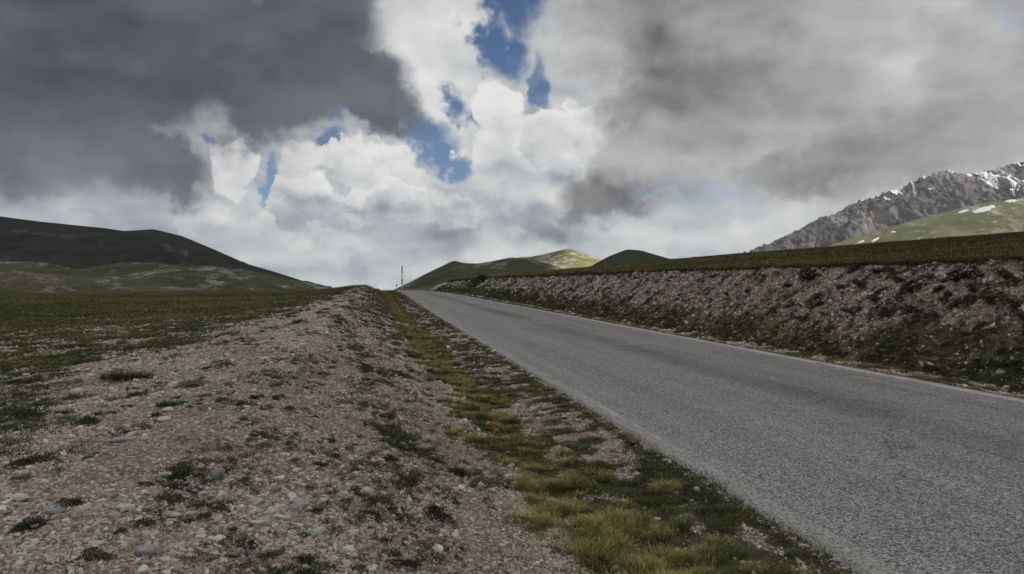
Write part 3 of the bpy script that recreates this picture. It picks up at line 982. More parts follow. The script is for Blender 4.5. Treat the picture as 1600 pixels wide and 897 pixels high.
def scatter(name, protos, P, rot, scl, idx, label, kind='stuff'):
    """one object that sets small copies of the given meshes on points"""
    col = bpy.data.collections.new(name + '_kinds')
    for i, me in enumerate(protos):
        o = bpy.data.objects.new('%s_kind_%02d' % (name, i), me)
        col.objects.link(o)
    me = bpy.data.meshes.new(name)
    n = len(P)
    me.vertices.add(n)
    me.vertices.foreach_set('co', np.ascontiguousarray(P, dtype=np.float32).ravel())
    for an, typ, data in (('rot', 'FLOAT_VECTOR', rot), ('scl', 'FLOAT_VECTOR', scl)):
        a = me.attributes.new(an, typ, 'POINT')
        a.data.foreach_set('vector', np.ascontiguousarray(data, dtype=np.float32).ravel())
    a = me.attributes.new('idx', 'INT', 'POINT')
    a.data.foreach_set('value', np.ascontiguousarray(idx, dtype=np.int32))
    ob = link(bpy.data.objects.new(name, me), kind=kind, label=label)
    ng = bpy.data.node_groups.new(name + '_set', 'GeometryNodeTree')
    ng.interface.new_socket('Geometry', in_out='INPUT', socket_type='NodeSocketGeometry')
    ng.interface.new_socket('Geometry', in_out='OUTPUT', socket_type='NodeSocketGeometry')
    gi, go = ng.nodes.new('NodeGroupInput'), ng.nodes.new('NodeGroupOutput')
    ip = ng.nodes.new('GeometryNodeInstanceOnPoints')
    ci = ng.nodes.new('GeometryNodeCollectionInfo')
    ci.inputs[0].default_value = col
    ci.inputs['Separate Children'].default_value = True
    ci.inputs['Reset Children'].default_value = True
    ip.inputs['Pick Instance'].default_value = True

    def na(nm, dt):
        k = ng.nodes.new('GeometryNodeInputNamedAttribute')
        k.data_type = dt
        k.inputs['Name'].default_value = nm
        return k.outputs['Attribute']
    ng.links.new(gi.outputs[0], ip.inputs['Points'])
    ng.links.new(ci.outputs[0], ip.inputs['Instance'])
    ng.links.new(na('idx', 'INT'), ip.inputs['Instance Index'])
    ng.links.new(na('rot', 'FLOAT_VECTOR'), ip.inputs['Rotation'])
    ng.links.new(na('scl', 'FLOAT_VECTOR'), ip.inputs['Scale'])
    ng.links.new(ip.outputs[0], go.inputs[0])
    md = ob.modifiers.new('set', 'NODES')
    md.node_group = ng
    return ob


def tilt_for(s, t, amount=1.0):
    """euler x, y that lay a thing on the slope at s, t"""
    e = 0.15
    x, y = xy(s, t)
    zx = (z_at(x + e, y) - z_at(x - e, y)) / (2 * e)
    zy = (z_at(x, y + e) - z_at(x, y - e)) / (2 * e)
    return np.arctan(zy) * amount, -np.arctan(zx) * amount


def log_t(n, a, b):
    return np.exp(rng.uniform(math.log(a), math.log(b), n))


def in_view(x, y, margin=0.3):
    return (np.abs(x) < (0.735 + margin) * y + (0.8 if margin else 0.0)) & (y > 1.3)


def lay_stones(name, protos, s, t, size, label, sink=0.18, flat=(0.7, 1.1)):
    x, y = xy(s, t)
    n = len(s)
    z = ground_z(s, t) + size * (0.20 - sink)
    rx, ry = tilt_for(s, t)
    rot = np.stack((rx + rng.normal(0, 0.28, n), ry + rng.normal(0, 0.28, n), rng.uniform(0, 6.28, n)), -1)
    scl = size[:, None] * np.stack((rng.uniform(0.8, 1.25, n), rng.uniform(0.7, 1.1, n), rng.uniform(*flat, n)), -1)
    return scatter(name, protos, np.stack((x, y, z), -1), rot, scl, rng.integers(0, len(protos), n), label)


gravel_kinds = [stone_mesh('pebble', 100 + i, m_gravel, 13 + i % 4, 0.62) for i in range(9)]
bank_kinds = [stone_mesh('chip', 140 + i, m_bankst, 12 + i % 4, 0.7) for i in range(8)]

# left bank
n = 470000
t = log_t(n, 1.4, 80)
s = rng.uniform(0, 1, n) * (-1.2 - np.maximum(-18, -(0.95 * t + 3.5))) + np.maximum(-18, -(0.95 * t + 3.5))
x, y = xy(s, t)
ok = in_view(x, y) & (gravel_mask(s, t) + 0.17 > rng.uniform(0.12, 0.85, n))
s, t = s[ok], t[ok]
d = np.hypot(*xy(s, t))
xx, yy = xy(s, t)
size = np.exp(rng.normal(math.log(0.0135), 0.55, len(s)) + 0.9 * fbm(xx, yy, 0.7, 3, 71)) * np.maximum(1.0, (d / 6.0) ** 0.75)
size = np.minimum(size, 0.065 + 0.002 * d)
lay_stones('gravel', gravel_kinds, s, t, size, 'pale limestone gravel covering the left bank')

# left verge between grass and asphalt
n = 120000
t = log_t(n, 2.2, 60)
s = rng.uniform(-1.6, 0.05, n)
x, y = xy(s, t)
ok = in_view(x, y) & (np.maximum(gravel_mask(s, t), 0.10 + 0.5 * (s > -0.10)) > rng.uniform(0.08, 0.9, n))
s, t = s[ok], t[ok]
d = np.hypot(*xy(s, t))
size = np.exp(rng.normal(math.log(0.0125), 0.55, len(s))) * np.maximum(1.0, (d / 6.0) ** 0.75)
lay_stones('gravel', gravel_kinds, s, t, size, 'loose pale gravel along the left edge of the asphalt')

# right bank and its foot
n = 130000
t = log_t(n, 5.0, 120)
s = RW + rng.uniform(0.1, 3.85, n)
x, y = xy(s, t)
ok = in_view(x, y) & (np.maximum(gravel_mask(s, t), 0.28 * (s - RW > 0.9)) + 0.05 > rng.uniform(0.12, 0.95, n))
s, t = s[ok], t[ok]
d = np.hypot(*xy(s, t))
size = np.minimum(np.exp(rng.normal(math.log(0.023), 0.62, len(s))), 0.10) * np.maximum(1.0, (d / 13.0) ** 0.75)
lay_stones('gravel', bank_kinds, s, t, size, 'pinkish limestone scree on the cut bank right of the road')


# ------------------------------------------------------------------ grass
def blade_mesh(name, seed, mat, blades, radius, height, width, lean, spread=1.0):
    r = random.Random(seed)
    vs, fs, tip = [], [], []
    for _ in range(blades):
        a, q = r.uniform(0, 6.283), radius * math.sqrt(r.random())
        bx, by = q * math.cos(a), q * math.sin(a)
        da = a + r.gauss(0, 0.9)
        ln = lean * r.uniform(0.3, 1.3) * spread
        h = height * r.uniform(0.55, 1.15)
        wd = width * r.uniform(0.7, 1.2)
        px, py = -math.sin(da) * wd * 0.5, math.cos(da) * wd * 0.5
        k = len(vs)
        for f, ww in ((0, 1.0), (0.45, 0.85), (0.8, 0.5)):
            ox, oy = bx + math.cos(da) * h * ln * f * f, by + math.sin(da) * h * ln * f * f
            zz = h * f * (1 - 0.30 * ln * f)
            vs += [(ox - px * ww, oy - py * ww, zz), (ox + px * ww, oy + py * ww, zz)]
            tip += [f, f]
        ox, oy = bx + math.cos(da) * h * ln, by + math.sin(da) * h * ln
        vs.append((ox, oy, h * (1 - 0.35 * ln)))
        tip.append(1.0)
        for q0 in (0, 2):
            fs += [(k + q0, k + q0 + 1, k + q0 + 3), (k + q0, k + q0 + 3, k + q0 + 2)]
        fs.append((k + 4, k + 5, k + 6))
    return mesh_np(name, np.array(vs), np.array(fs), mat, True, {'tip': ('FLOAT', np.array(tip, dtype=np.float32))})


def grass_material(name, root, mid, tipc, vary, dry=None):
    m, w, b = new_mat(name)
    rnd = w.node('ShaderNodeObjectInfo').outputs['Random']
    tip = w.attr('tip')
    pos = w.node('ShaderNodeTexCoord').outputs['Object']
    c = w.ramp(tip, [(0.0, root), (0.45, mid), (1.0, tipc)])
    n = w.noise(pos, 25.0, 2.0, 0.5)
    k = w.m('ADD', w.m('MULTIPLY_ADD', rnd, vary, 1.0 - vary * 0.5), w.m('MULTIPLY_ADD', n, 0.8, -0.4))
    c = w.vm('MULTIPLY', c, w.vm('MULTIPLY', (1, 1, 1), k))
    if dry is not None:      # patches of drier, browner growth across the meadow
        wp = w.node('ShaderNodeNewGeometry').outputs['Position']
        big = w.m('ADD', w.m('MULTIPLY', w.noise(w.vm('MULTIPLY', wp, (0.45, 1.0, 1.0)), 0.055, 4.0, 0.6), 0.6), w.m('MULTIPLY', w.noise(wp, 0.35, 4.0, 0.6), 0.4))
        c = w.mix(w.mr(big, 0.44, 0.56, 0.0, 0.85), c, w.vm('MULTIPLY', (1, 1, 1), w.vm('MULTIPLY', dry, w.vm('MULTIPLY', (1, 1, 1), w.m('MULTIPLY_ADD', tip, 1.2, 0.35)))))
    w.put(b.inputs['Base Color'], c)
    b.inputs['Roughness'].default_value = 0.65
    return m


m_gold = grass_material('golden_grass', (0.070, 0.062, 0.018), (0.20, 0.175, 0.042), (0.50, 0.41, 0.15), 0.6)
m_lush = grass_material('green_grass', (0.030, 0.038, 0.010), (0.065, 0.085, 0.022), (0.13, 0.14, 0.045), 0.6)
m_turf = grass_material('turf', (0.028, 0.032, 0.011), (0.064, 0.072, 0.022), (0.130, 0.130, 0.048), 0.8, (0.165, 0.132, 0.055))
m_cush = grass_material('cushion', (0.012, 0.012, 0.006), (0.030, 0.030, 0.014), (0.066, 0.060, 0.028), 0.7)
m_cushg = grass_material('cushion_green', (0.016, 0.020, 0.008), (0.040, 0.050, 0.016), (0.085, 0.095, 0.032), 0.7)

gold_kinds = [blade_mesh('tuft', 200 + i, m_gold if i % 4 else m_lush, 90, 0.065, 0.080, 0.0035, 0.85) for i in range(6)]
turf_kinds = [blade_mesh('turf', 220 + i, m_turf if i % 5 else m_lush, 55, 0.075, 0.032, 0.004, 1.0) for i in range(6)]
mead_kinds = [blade_mesh('turf', 240 + i, m_turf, 46, 0.11, 0.045, 0.007, 0.9) for i in range(6)]


def lay_grass(name, protos, s, t, size, label, lean=0.5, up=0.0):
    x, y = xy(s, t)
    n = len(s)
    rx, ry = tilt_for(s, t, lean)
    rot = np.stack((rx, ry, rng.uniform(0, 6.28, n)), -1)
    scl = size[:, None] * np.stack((np.ones(n), np.ones(n), rng.uniform(0.7, 1.25, n)), -1)
    z = ground_z(s, t) - 0.004 + up
    return scatter(name, protos, np.stack((x, y, z), -1), rot, scl, rng.integers(0, len(protos), n), label)


# golden strip in the ditch
n = 6000
t = log_t(n, 2.4, 115)
s = rng.normal(-1.12, 0.24, n) - np.interp(t, [3, 18, 40], [0, 0.35, 0.5]) + 0.35 * fbm(t, t * 0, 0.35, 2, 66)
x, y = xy(s, t)
w8 = sstep(-0.10, 0.28, fbm(x, y, 0.75, 3, 61) * 0.4 + 0.9 * fbm(x, y, 2.2, 2, 62) + 0.24 * sstep(5, 14, t) - 0.09)
ok = in_view(x, y) & (w8 > rng.uniform(0.05, 1.0, n)) & (s < -0.4)
s, t = s[ok], t[ok]
size = rng.uniform(0.45, 1.2, len(s)) * (1 + 0.012 * t)
lay_grass('grass', gold_kinds, s, t, size, 'golden grass growing along the ditch left of the road')

# short turf of the verges
n = 52000
t = log_t(n, 2.4, 110)
s = np.where(rng.uniform(0, 1, n) < 0.5, rng.uniform(-2.7, 0.03, n), RW + rng.uniform(-0.03, 2.6, n))
x, y = xy(s, t)
pr = np.clip(1 - 1.5 * gravel_mask(s, t), 0, 1) * sstep(-0.25, 0.30, fbm(x, y, 1.1, 3, 64) + 0.10)
ok = in_view(x, y) & (pr > rng.uniform(0, 1, n))
s, t = s[ok], t[ok]
size = rng.uniform(0.5, 1.15, len(s)) * np.maximum(1.0, (np.hypot(*xy(s, t)) / 9.0) ** 0.7)
lay_grass('grass', turf_kinds, s, t, size, 'short dark turf on both road verges')

# meadow on the left and scraps of turf on the gravel
n = 80000
t = log_t(n, 2.6, 90)
lo = np.maximum(-60, -(0.95 * t + 3.5))
s = lo + rng.uniform(0, 1, n) * (-2.2 - lo)
x, y = xy(s, t)
ok = in_view(x, y) & (rng.uniform(0, 1, n) < 0.25 + 0.75 * sstep(-4.2, -5.6, s)) & (np.clip(1 - 1.25 * gravel_mask(s, t), 0.0, 1) * 0.72 > rng.uniform(0.1, 1, n))
s, t = s[ok], t[ok]
size = rng.uniform(0.45, 1.1, len(s)) * np.maximum(1.0, (np.hypot(*xy(s, t)) / 9.0) ** 0.7)
lay_grass('grass', mead_kinds, s, t, size, 'low turf of the meadow left of the gravel bank')

# meadow on top of the right bank and its hanging edge
n = 60000
t = log_t(n, 4.0, 110)
s = RW + np.where(rng.uniform(0, 1, n) < 0.22, rng.normal(3.82, 0.08, n), 3.8 + 30 * rng.uniform(0, 1, n) ** 1.6)
x, y = xy(s, t)
ok = in_view(x, y)
s, t = s[ok], t[ok]
size = rng.uniform(0.6, 1.3, len(s)) * np.maximum(1.0, (np.hypot(*xy(s, t)) / 10.0) ** 0.7)
lay_grass('grass', mead_kinds, s, t, size, 'meadow grass on top of the right bank and hanging over its edge')


# ------------------------------------------------------------------ plants one can count
def cushion_mesh(name, seed, mat, leaves=760, hump=0.36):
    """a low mat of tiny leaves, one unit across"""
    r = random.Random(seed)
    vs, fs, tip = [], [], []
    lobes = [(r.uniform(-0.28, 0.28), r.uniform(-0.22, 0.22), r.uniform(0.16, 0.30)) for _ in range(5)]
    for _ in range(leaves):
        lx, ly, lr = r.choice(lobes)
        a, q = r.uniform(0, 6.283), math.sqrt(r.random())
        x, y = lx + lr * q * math.cos(a), ly + lr * q * math.sin(a)
        z = hump * lr * 2.2 * (1 - q ** 2.2) * r.uniform(0.45, 1.1)
        nrm = Vector((math.cos(a) * q * 0.8 + r.gauss(0, 0.5), math.sin(a) * q * 0.8 + r.gauss(0, 0.5), r.uniform(0.3, 1.1))).normalized()
        tg = nrm.cross(Vector((r.gauss(0, 1), r.gauss(0, 1), r.gauss(0, 1)))).normalized()
        L, W = r.uniform(0.030, 0.065), r.uniform(0.010, 0.020)
        sd = nrm.cross(tg) * W
        o = Vector((x, y, z))
        up = nrm * L * 0.5
        k = len(vs)
        vs += [tuple(o - sd), tuple(o + sd), tuple(o + tg * L * 0.6 + up + sd * 0.5), tuple(o + tg * L + up * 1.3)]
        tip += [0.1 + z * 0.8, 0.1 + z * 0.8, 0.6, 1.0]
        fs += [(k, k + 1, k + 2), (k, k + 2, k + 3)]
    return mesh_np(name, np.array(vs), np.array(fs), mat, True, {'tip': ('FLOAT', np.array(tip, dtype=np.float32))})


cush = [cushion_mesh('cushion_plant', 300 + i, m_cush) for i in range(5)]
cushg = [cushion_mesh('cushion_plant', 320 + i, m_cushg, 760, 0.42) for i in range(4)]
tufts = [blade_mesh('grass_tuft', 340 + i, m_lush, 520, 0.46, 0.40, 0.012, 0.8) for i in range(3)]
golds = [blade_mesh('grass_tuft', 350 + i, m_gold, 260, 0.32, 0.46, 0.012, 0.85) for i in range(3)]
stones_r = [stone_mesh('stone', 400 + i, m_white, 22, 0.62, 1) for i in range(8)]
stones_g = [stone_mesh('stone', 420 + i, m_grey, 22, 0.62, 1) for i in range(5)]
stones_a = [stone_mesh('stone', 430 + i, m_white, 13, 0.85, 1) for i in range(4)]


herb_kinds = [cushion_mesh('herb', 370 + i, m_cush if i % 3 else m_cushg, 260, 0.5) for i in range(6)]
n = 34000
t = log_t(n, 3.0, 75)
s = rng.uniform(-8.5, -0.1, n)
x, y = xy(s, t)
pr = sstep(0.0, 0.28, fbm(s, t * 0.32, 1.9, 4, 14) * 0.7 + fbm(x, y, 1.3, 4, 12) * 0.5 + 0.10 * sstep(14, 30, t) + 0.20 * sstep(-3.9, -3.0, s) * sstep(-1.5, -2.0, s) + 0.05 * sstep(-1.2, -0.9, s)) * sstep(-8.5, -4, s + 0 * t + 1.0 * sstep(8, 30, t))
ok = in_view(x, y) & (pr * 0.75 > rng.uniform(0, 1, n))
s, t = s[ok], t[ok]
lay_grass('herbs', herb_kinds, s, t, rng.uniform(0.04, 0.13, len(s)) * np.maximum(1.0, (t / 8.0) ** 0.6), 'scraps of dark low herbs on the gravel of the left bank', 0.9)
n = 42000
t = log_t(n, 6.0, 110)
s = RW + rng.uniform(0.9, 3.8, n)
x, y = xy(s, t)
pr = sstep(-0.12, 0.28, fbm(x, y, 1.3, 4, 12) * 0.8 + fbm(x, y, 3.5, 3, 13) * 0.7 + 0.12 * sstep(2.6, 1.2, s - RW))
ok = in_view(x, y) & (pr * 0.8 + 0.10 > rng.uniform(0, 1, n))
s, t = s[ok], t[ok]
lay_grass('herbs', herb_kinds, s, t, (0.05 + 0.20 * rng.uniform(0, 1, len(s)) ** 1.7) * np.maximum(1.0, (t / 18.0) ** 0.6), 'scraps of dark low herbs on the right bank', 0.9)


def set_down(name, me, s, t, width, label, cat, group=None, squash=1.0, sink=0.0, rz=None, lean=1.0):
    x, y = (float(v) for v in xy(s, t))
    o = bpy.data.objects.new(name, me)
    rx, ry = tilt_for(np.array(s), np.array(t), lean)
    o.location = (x, y, float(ground_z(np.array(s), np.array(t))) + sink * width)
    o.rotation_euler = (float(rx), float(ry), random.uniform(0, 6.28) if rz is None else rz)
    o.scale = (width, width, width * squash)
    return link(o, label=label, cat=cat, group=group)


def at_px(px, py):
    x, y, z = ground_hit(px, py)
    s, t = st(np.array(x), np.array(y))
    return float(s), float(t), math.sqrt(x * x + y * y + z * z)


# stones the photo shows singly: place, width in pixels, mesh, height factor, label
NAMED_STONES = [
    (341, 748, 36, stones_g[0], 0.95, 'rounded grey stone with a smooth back, largest in the middle of the gravel'),
    (572, 775, 29, stones_a[0], 1.0, 'blocky white stone standing alone on the gravel slope'),
    (407, 822, 34, stones_a[1], 0.95, 'tilted white angular stone leaning against a flat slab'),
    (437, 811, 30, stones_r[0], 0.5, 'flat pale slab just right of the tilted angular stone'),
    (497, 836, 27, stones_r[1], 0.85, 'cream rounded stone with a rough face in the lower gravel'),
    (228, 866, 38, stones_g[1], 0.7, 'bluish grey flat stone near the bottom edge of the gravel'),
    (282, 773, 25, stones_g[2], 0.55, 'small dark grey flat stone left of the rounded grey stone'),
    (257, 745, 20, stones_r[2], 0.75, 'small white oval stone above the dark grey flat stone'),
    (196, 795, 26, stones_r[3], 0.6, 'white flat stone left of the ochre soil patch'),
    (36, 782, 28, stones_r[4], 0.7, 'bright white stone at the left edge of the gravel'),
    (118, 615, 20, stones_r[5], 0.75, 'lone white stone far up beside the meadow turf'),
    (268, 806, 30, stones_r[6], 0.35, 'long thin pale slab lying flat on ochre soil'),
    (316, 775, 18, stones_r[7], 0.8, 'small white stone beside the dark grey flat stone'),
    (467, 789, 28, stones_g[3], 0.55, 'grey streaked slab beside a brown grass tuft'),
    (955, 858, 24, stones_g[4], 0.9, 'grey stone among the golden grass near the bottom edge'),
    (967, 842, 16, stones_a[2], 0.9, 'narrow pale stone leaning behind the grey stone in the grass'),
    (1046, 726, 9, stones_a[3], 1.4, 'small upright white stone on the green verge, farther from the camera'),
    (1088, 768, 11, stones_a[0], 1.3, 'small upright white stone at the asphalt edge, nearer the camera'),
    (758, 892, 15, stones_r[2], 0.85, 'white rounded stone at the bottom edge below the gravel slope'),
    (1455, 572, 12, stones_r[1], 0.8, 'white round stone at the foot of the right bank'),
    (1385, 564, 9, stones_r[4], 0.7, 'small white stone in the strip right of the road'),
    (1563, 585, 17, stones_g[2], 0.9, 'grey pointed stone at the foot of the right bank'),
    (40, 588, 14, stones_r[3], 0.8, 'white stone in the turf scrap at the far left'),
    (205, 682, 20, stones_r[0], 0.75, 'white stone at the upper end of a row of pale stones'),
    (186, 690, 26, stones_g[0], 0.5, 'wide grey slab in the row of pale stones'),
    (256, 658, 22, stones_r[6], 0.7, 'pale domed stone above the row of pale stones'),
    (263, 643, 24, stones_r[5], 0.5, 'flat white slab with a light rim below a green tuft'),
    (396, 612, 12, stones_r[7], 0.9, 'cream stone touching a dark cushion high on the gravel'),
    (323, 655, 13, stones_a[2], 0.7, 'small tan stone right of the domed stone'),
    (982, 869, 15, stones_r[3], 0.6, 'flat white stone in the verge gravel near the golden grass'),
    (1028, 812, 15, stones_r[6], 0.45, 'flat white chip on the verge midway between grass and asphalt'),
    (636, 778, 14, stones_r[0], 0.7, 'small white stone near a brown mat on the lower slope'),
    (85, 803, 26, stones_g[3], 0.6, 'dull grey slab near the left edge among pale stones'),
    (150, 852, 20, stones_r[4], 0.6, 'pale flat stone in the lower left gravel'),
]
for px, py, wpx, me, hf, lab in NAMED_STONES:
    s, t, d = at_px(px, py)
    set_down('stone', me, s, t, wpx * d / FPX, lab, 'stone', 'larger stones lying on the gravel', hf, 0.16 * hf)

ANCHORS = [(341, 740, 'rounded grey stone'), (572, 770, 'blocky white stone'), (407, 815, 'tilted angular stone'), (497, 830, 'cream rounded stone'), (228, 860, 'bluish flat stone'),
           (257, 742, 'white oval stone'), (36, 778, 'bright white stone'), (118, 612, 'lone white stone'), (195, 583, 'widest green tuft'), (303, 600, 'low green tuft'),
           (45, 650, 'broad green mat'), (140, 660, 'grey green mat'), (567, 575, 'dark ditch-side cushion'), (400, 622, 'cream-touched cushion'), (513, 688, 'small middle cushion'),
           (640, 742, 'olive tuft'), (682, 800, 'large brown mat'), (715, 735, 'green slope mat'), (470, 875, 'bottom brown mat'), (140, 868, 'corner mat'), (602, 652, 'grey green cushion'),
           (470, 520, 'pale gravel of the ridge'), (330, 530, 'meadow edge'), (540, 490, 'dark turf of the ridge end')]


def beside_left(s, t):
    x, y = xy(s, t)
    z = float(ground_z(np.array(s), np.array(t)))
    px, py = 800 + FPX * x / y, 448.5 - FPX * z / y
    ax, ay, nm = min(ANCHORS, key=lambda a: (a[0] - px) ** 2 + (a[1] - py) ** 2)
    dx, dy = px - ax, py - ay
    word = ('above' if dy < 0 else 'below') if abs(dy) > 0.45 * abs(dx) else ''
    if abs(dx) > 0.45 * abs(dy):
        word = (word + ' ' + ('left' if dx < 0 else 'right') + ' of').strip()
    dist = math.hypot(dx, dy)
    return ('just ' if dist < 32 else '' if dist < 75 else 'well ') + word + ' the ' + nm


def stone_label(me, s, t, wd):
    hue = 'grey' if me in stones_g else 'blocky white' if me in stones_a else 'rounded white'
    return ('larger ' if wd > 0.065 else 'small ') + hue + ' stone ' + beside_left(s, t)


def plant_label(me, s, t, wd, limit):
    return ('broad ' if wd > limit else 'small ') + ('green' if me in cushg else 'dark brown') + ' cushion ' + beside_left(s, t)


def where_right(r, t):
    far = 'at the near end of the right bank'
    for lim, txt in ((10, 'at the start of the right bank'), (12, 'by the largest cushion of the right bank'), (14.5, 'by the round cushion of the right bank'), (18, 'below the wide cushion of the right bank'),
                     (23, 'beyond the wide cushion of the right bank'), (31, 'midway along the right bank to the juniper'), (44, 'on the right bank nearing the juniper'), (62, 'on the right bank around the juniper')):
        if t >= lim:
            far = txt
    up = 'just under the turf edge' if r > 3.2 else 'in the upper scree' if r > 2.6 else 'halfway up' if r > 2.0 else 'near the grassy foot'
    return up + ' ' + far


def right_label(me, r, t, wd):
    return ('broad ' if wd > 0.34 else 'middling ' if wd > 0.2 else 'small ') + ('green' if me in cushg else 'dark') + ' cushion ' + where_right(r, t)


# more fist-sized stones that nothing sets apart
cnt = 0
while cnt < 190:
    t = float(log_t(1, 3.0, 22)[0])
    s = random.uniform(-8.5, -1.9)
    x, y = xy(s, t)
    if not in_view(x, y, 0.0) or gravel_mask(np.array(s), np.array(t)) < 0.45 or fbm(np.array(x), np.array(y), 0.5, 3, 92) < random.uniform(-0.5, 0.2):
        continue
    d = math.hypot(x, y)
    wd = random.uniform(0.028, 0.062) * (1 + 0.06 * d) * (1.25 if random.random() < 0.12 else 0.9)
    me = random.choice(stones_r + stones_g[:2] + stones_a[:2])
    set_down('stone', me, s, t, wd, stone_label(me, s, t, wd), 'stone',
             'fist-sized stones on the left bank', random.uniform(0.5, 0.9), 0.10)
    cnt += 1

NAMED_PLANTS = [   # on the left bank
    (195, 592, 66, tufts[0], 0.55, 'widest bright green grass tuft, at the edge of the meadow', 'grass tuft'),
    (303, 603, 46, tufts[1], 0.45, 'low green tuft right of the widest green tuft', 'grass tuft'),
    (265, 634, 40, tufts[2], 0.55, 'green tuft just above a flat white slab', 'grass tuft'),
    (140, 662, 58, cushg[0], 0.8, 'grey green mat in the bare gravel left of the pale stones', 'cushion plant'),
    (40, 655, 84, cushg[1], 0.7, 'broad green mat at the left edge of the gravel', 'cushion plant'),
    (45, 600, 60, cushg[2], 0.6, 'green turf scrap with a white stone at the far left', 'cushion plant'),
    (105, 645, 30, tufts[0], 0.4, 'small yellow green tuft between two green mats', 'grass tuft'),
    (400, 624, 34, cush[0], 1.0, 'dark brown cushion touched by a cream stone', 'cushion plant'),
    (430, 603, 26, tufts[1], 0.5, 'small green tuft high on the gravel slope', 'grass tuft'),
    (567, 577, 36, cush[1], 1.0, 'dark cushion high on the gravel near the grassy ditch', 'cushion plant'),
    (602, 654, 38, cush[2], 0.9, 'dark grey green cushion midway down the slope beside the ditch', 'cushion plant'),
    (513, 690, 24, cush[3], 1.0, 'small dark cushion in the middle of the gravel', 'cushion plant'),
    (500, 728, 28, cush[4], 1.0, 'dark tuft above the middle of the lower gravel', 'cushion plant'),
    (607, 720, 34, cush[0], 0.9, 'dark ragged cushion above the blocky white stone', 'cushion plant'),
    (640, 746, 44, tufts[2], 0.5, 'olive green tuft right of the blocky white stone', 'grass tuft'),
    (682, 806, 66, cush[1], 0.8, 'large dark brown mat low on the slope', 'cushion plant'),
    (485, 800, 42, tufts[0], 0.55, 'brownish green tuft beside the grey streaked slab', 'grass tuft'),
    (305, 812, 66, cush[2], 0.5, 'dark crescent mat below the rounded grey stone', 'cushion plant'),
    (380, 752, 44, cush[3], 0.6, 'dark mat just right of the rounded grey stone', 'cushion plant'),
    (285, 733, 44, cush[4], 0.7, 'nearly black mat above the small white oval stone', 'cushion plant'),
    (540, 785, 36, cushg[3], 0.7, 'dark green mat left of the blocky white stone', 'cushion plant'),
    (358, 830, 22, tufts[1], 0.6, 'small bright green tuft left of the tilted stone', 'grass tuft'),
    (470, 880, 52, cush[0], 0.7, 'brown mat at the bottom edge of the gravel', 'cushion plant'),
    (420, 868, 48, tufts[2], 0.4, 'low olive tuft left of the brown mat at the bottom', 'grass tuft'),
    (715, 740, 60, cushg[0], 0.7, 'green mat on the slope above the golden grass', 'cushion plant'),
    (610, 866, 40, tufts[1], 0.45, 'olive tuft on reddish soil near the bottom edge', 'grass tuft'),
    (140, 872, 62, cush[3], 0.5, 'dark mat in the lower left corner gravel', 'cushion plant'),
    (60, 722, 76, cush[4], 0.5, 'long dark mat in the gravel at the left edge', 'cushion plant'),
    (885, 800, 74, golds[0], 0.55, 'tall golden grass clump in the ditch nearest the gravel', 'grass tuft'),
    (960, 815, 72, golds[1], 0.6, 'tall golden grass clump above the grey stone', 'grass tuft'),
    (1030, 880, 80, golds[2], 0.6, 'tall golden grass clump at the bottom edge beside the verge', 'grass tuft'),
    (945, 884, 60, golds[0], 0.6, 'golden grass clump below the grey stone', 'grass tuft'),
    (1040, 765, 54, golds[1], 0.45, 'olive grass clump alone on the verge near the asphalt', 'grass tuft'),
    (835, 735, 40, golds[2], 0.5, 'small golden clump at the upper end of the ditch clumps', 'grass tuft'),
    (1180, 890, 44, golds[1], 0.4, 'small grass clump in verge gravel at the bottom edge', 'grass tuft'),
]
for px, py, wpx, me, hf, lab, cat in NAMED_PLANTS:
    s, t, d = at_px(px, py)
    set_down(cat.replace(' ', '_'), me, s, t, wpx * d / FPX * 0.95, lab, cat, 'plants on the left bank', hf, 0.0, None, 0.7)

RIGHT_PLANTS = [
    (1274, 436, 44, 'wide dark cushion near the top of the right bank, left of centre'), (1347, 450, 26, None), (1376, 428, 32, None), (1375, 458, 22, None), (1277, 468, 26, None),
    (1367, 471, 24, None), (1235, 449, 22, None), (1338, 423, 32, None), (1516, 438, 50, 'largest dark cushion high on the right bank near the picture edge'), (1471, 453, 24, None),
    (1520, 457, 20, None), (1496, 479, 24, None), (1513, 470, 32, None), (1435, 490, 32, 'dark round cushion in the middle of the right bank'), (1387, 492, 32, None), (1462, 498, 26, None),
    (1411, 441, 22, None), (1456, 435, 18, None), (1549, 470, 24, None), (1585, 480, 34, 'dark cushion at the right picture edge halfway up the bank'), (1573, 437, 40, None),
    (1423, 446, 22, None), (1317, 450, 16, None), (1332, 492, 18, None), (1284, 491, 16, None), (1415, 462, 40, None), (1598, 500, 30, None),
]
for px, py, wpx, lab in RIGHT_PLANTS:
    s, t, d = at_px(px, py)
    me = random.choice(cush)
    wd = wpx * d / FPX * 1.3
    set_down('cushion_plant', me, s, t, wd, lab or right_label(me, s - RW, t, wd), 'cushion plant', 'dark cushions on the right bank', 1.1, 0.0, None, 0.8)
cnt = 0
while cnt < 190:
    t = float(log_t(1, 8.0, 90)[0])
    r = random.uniform(1.2, 3.6)
    s = RW + r
    x, y = xy(s, t)
    if not in_view(x, y, 0.0):
        continue
    wd = (0.10 + 0.30 * random.random() ** 2.2) * (1 + 0.004 * t)
    me = random.choice(cush + cushg[:2])
    set_down('cushion_plant', me, s, t, wd, right_label(me, r, t, wd), 'cushion plant', 'dark cushions on the right bank', random.uniform(0.8, 1.2), 0.0, None, 0.8)
    cnt += 1
cnt = 0
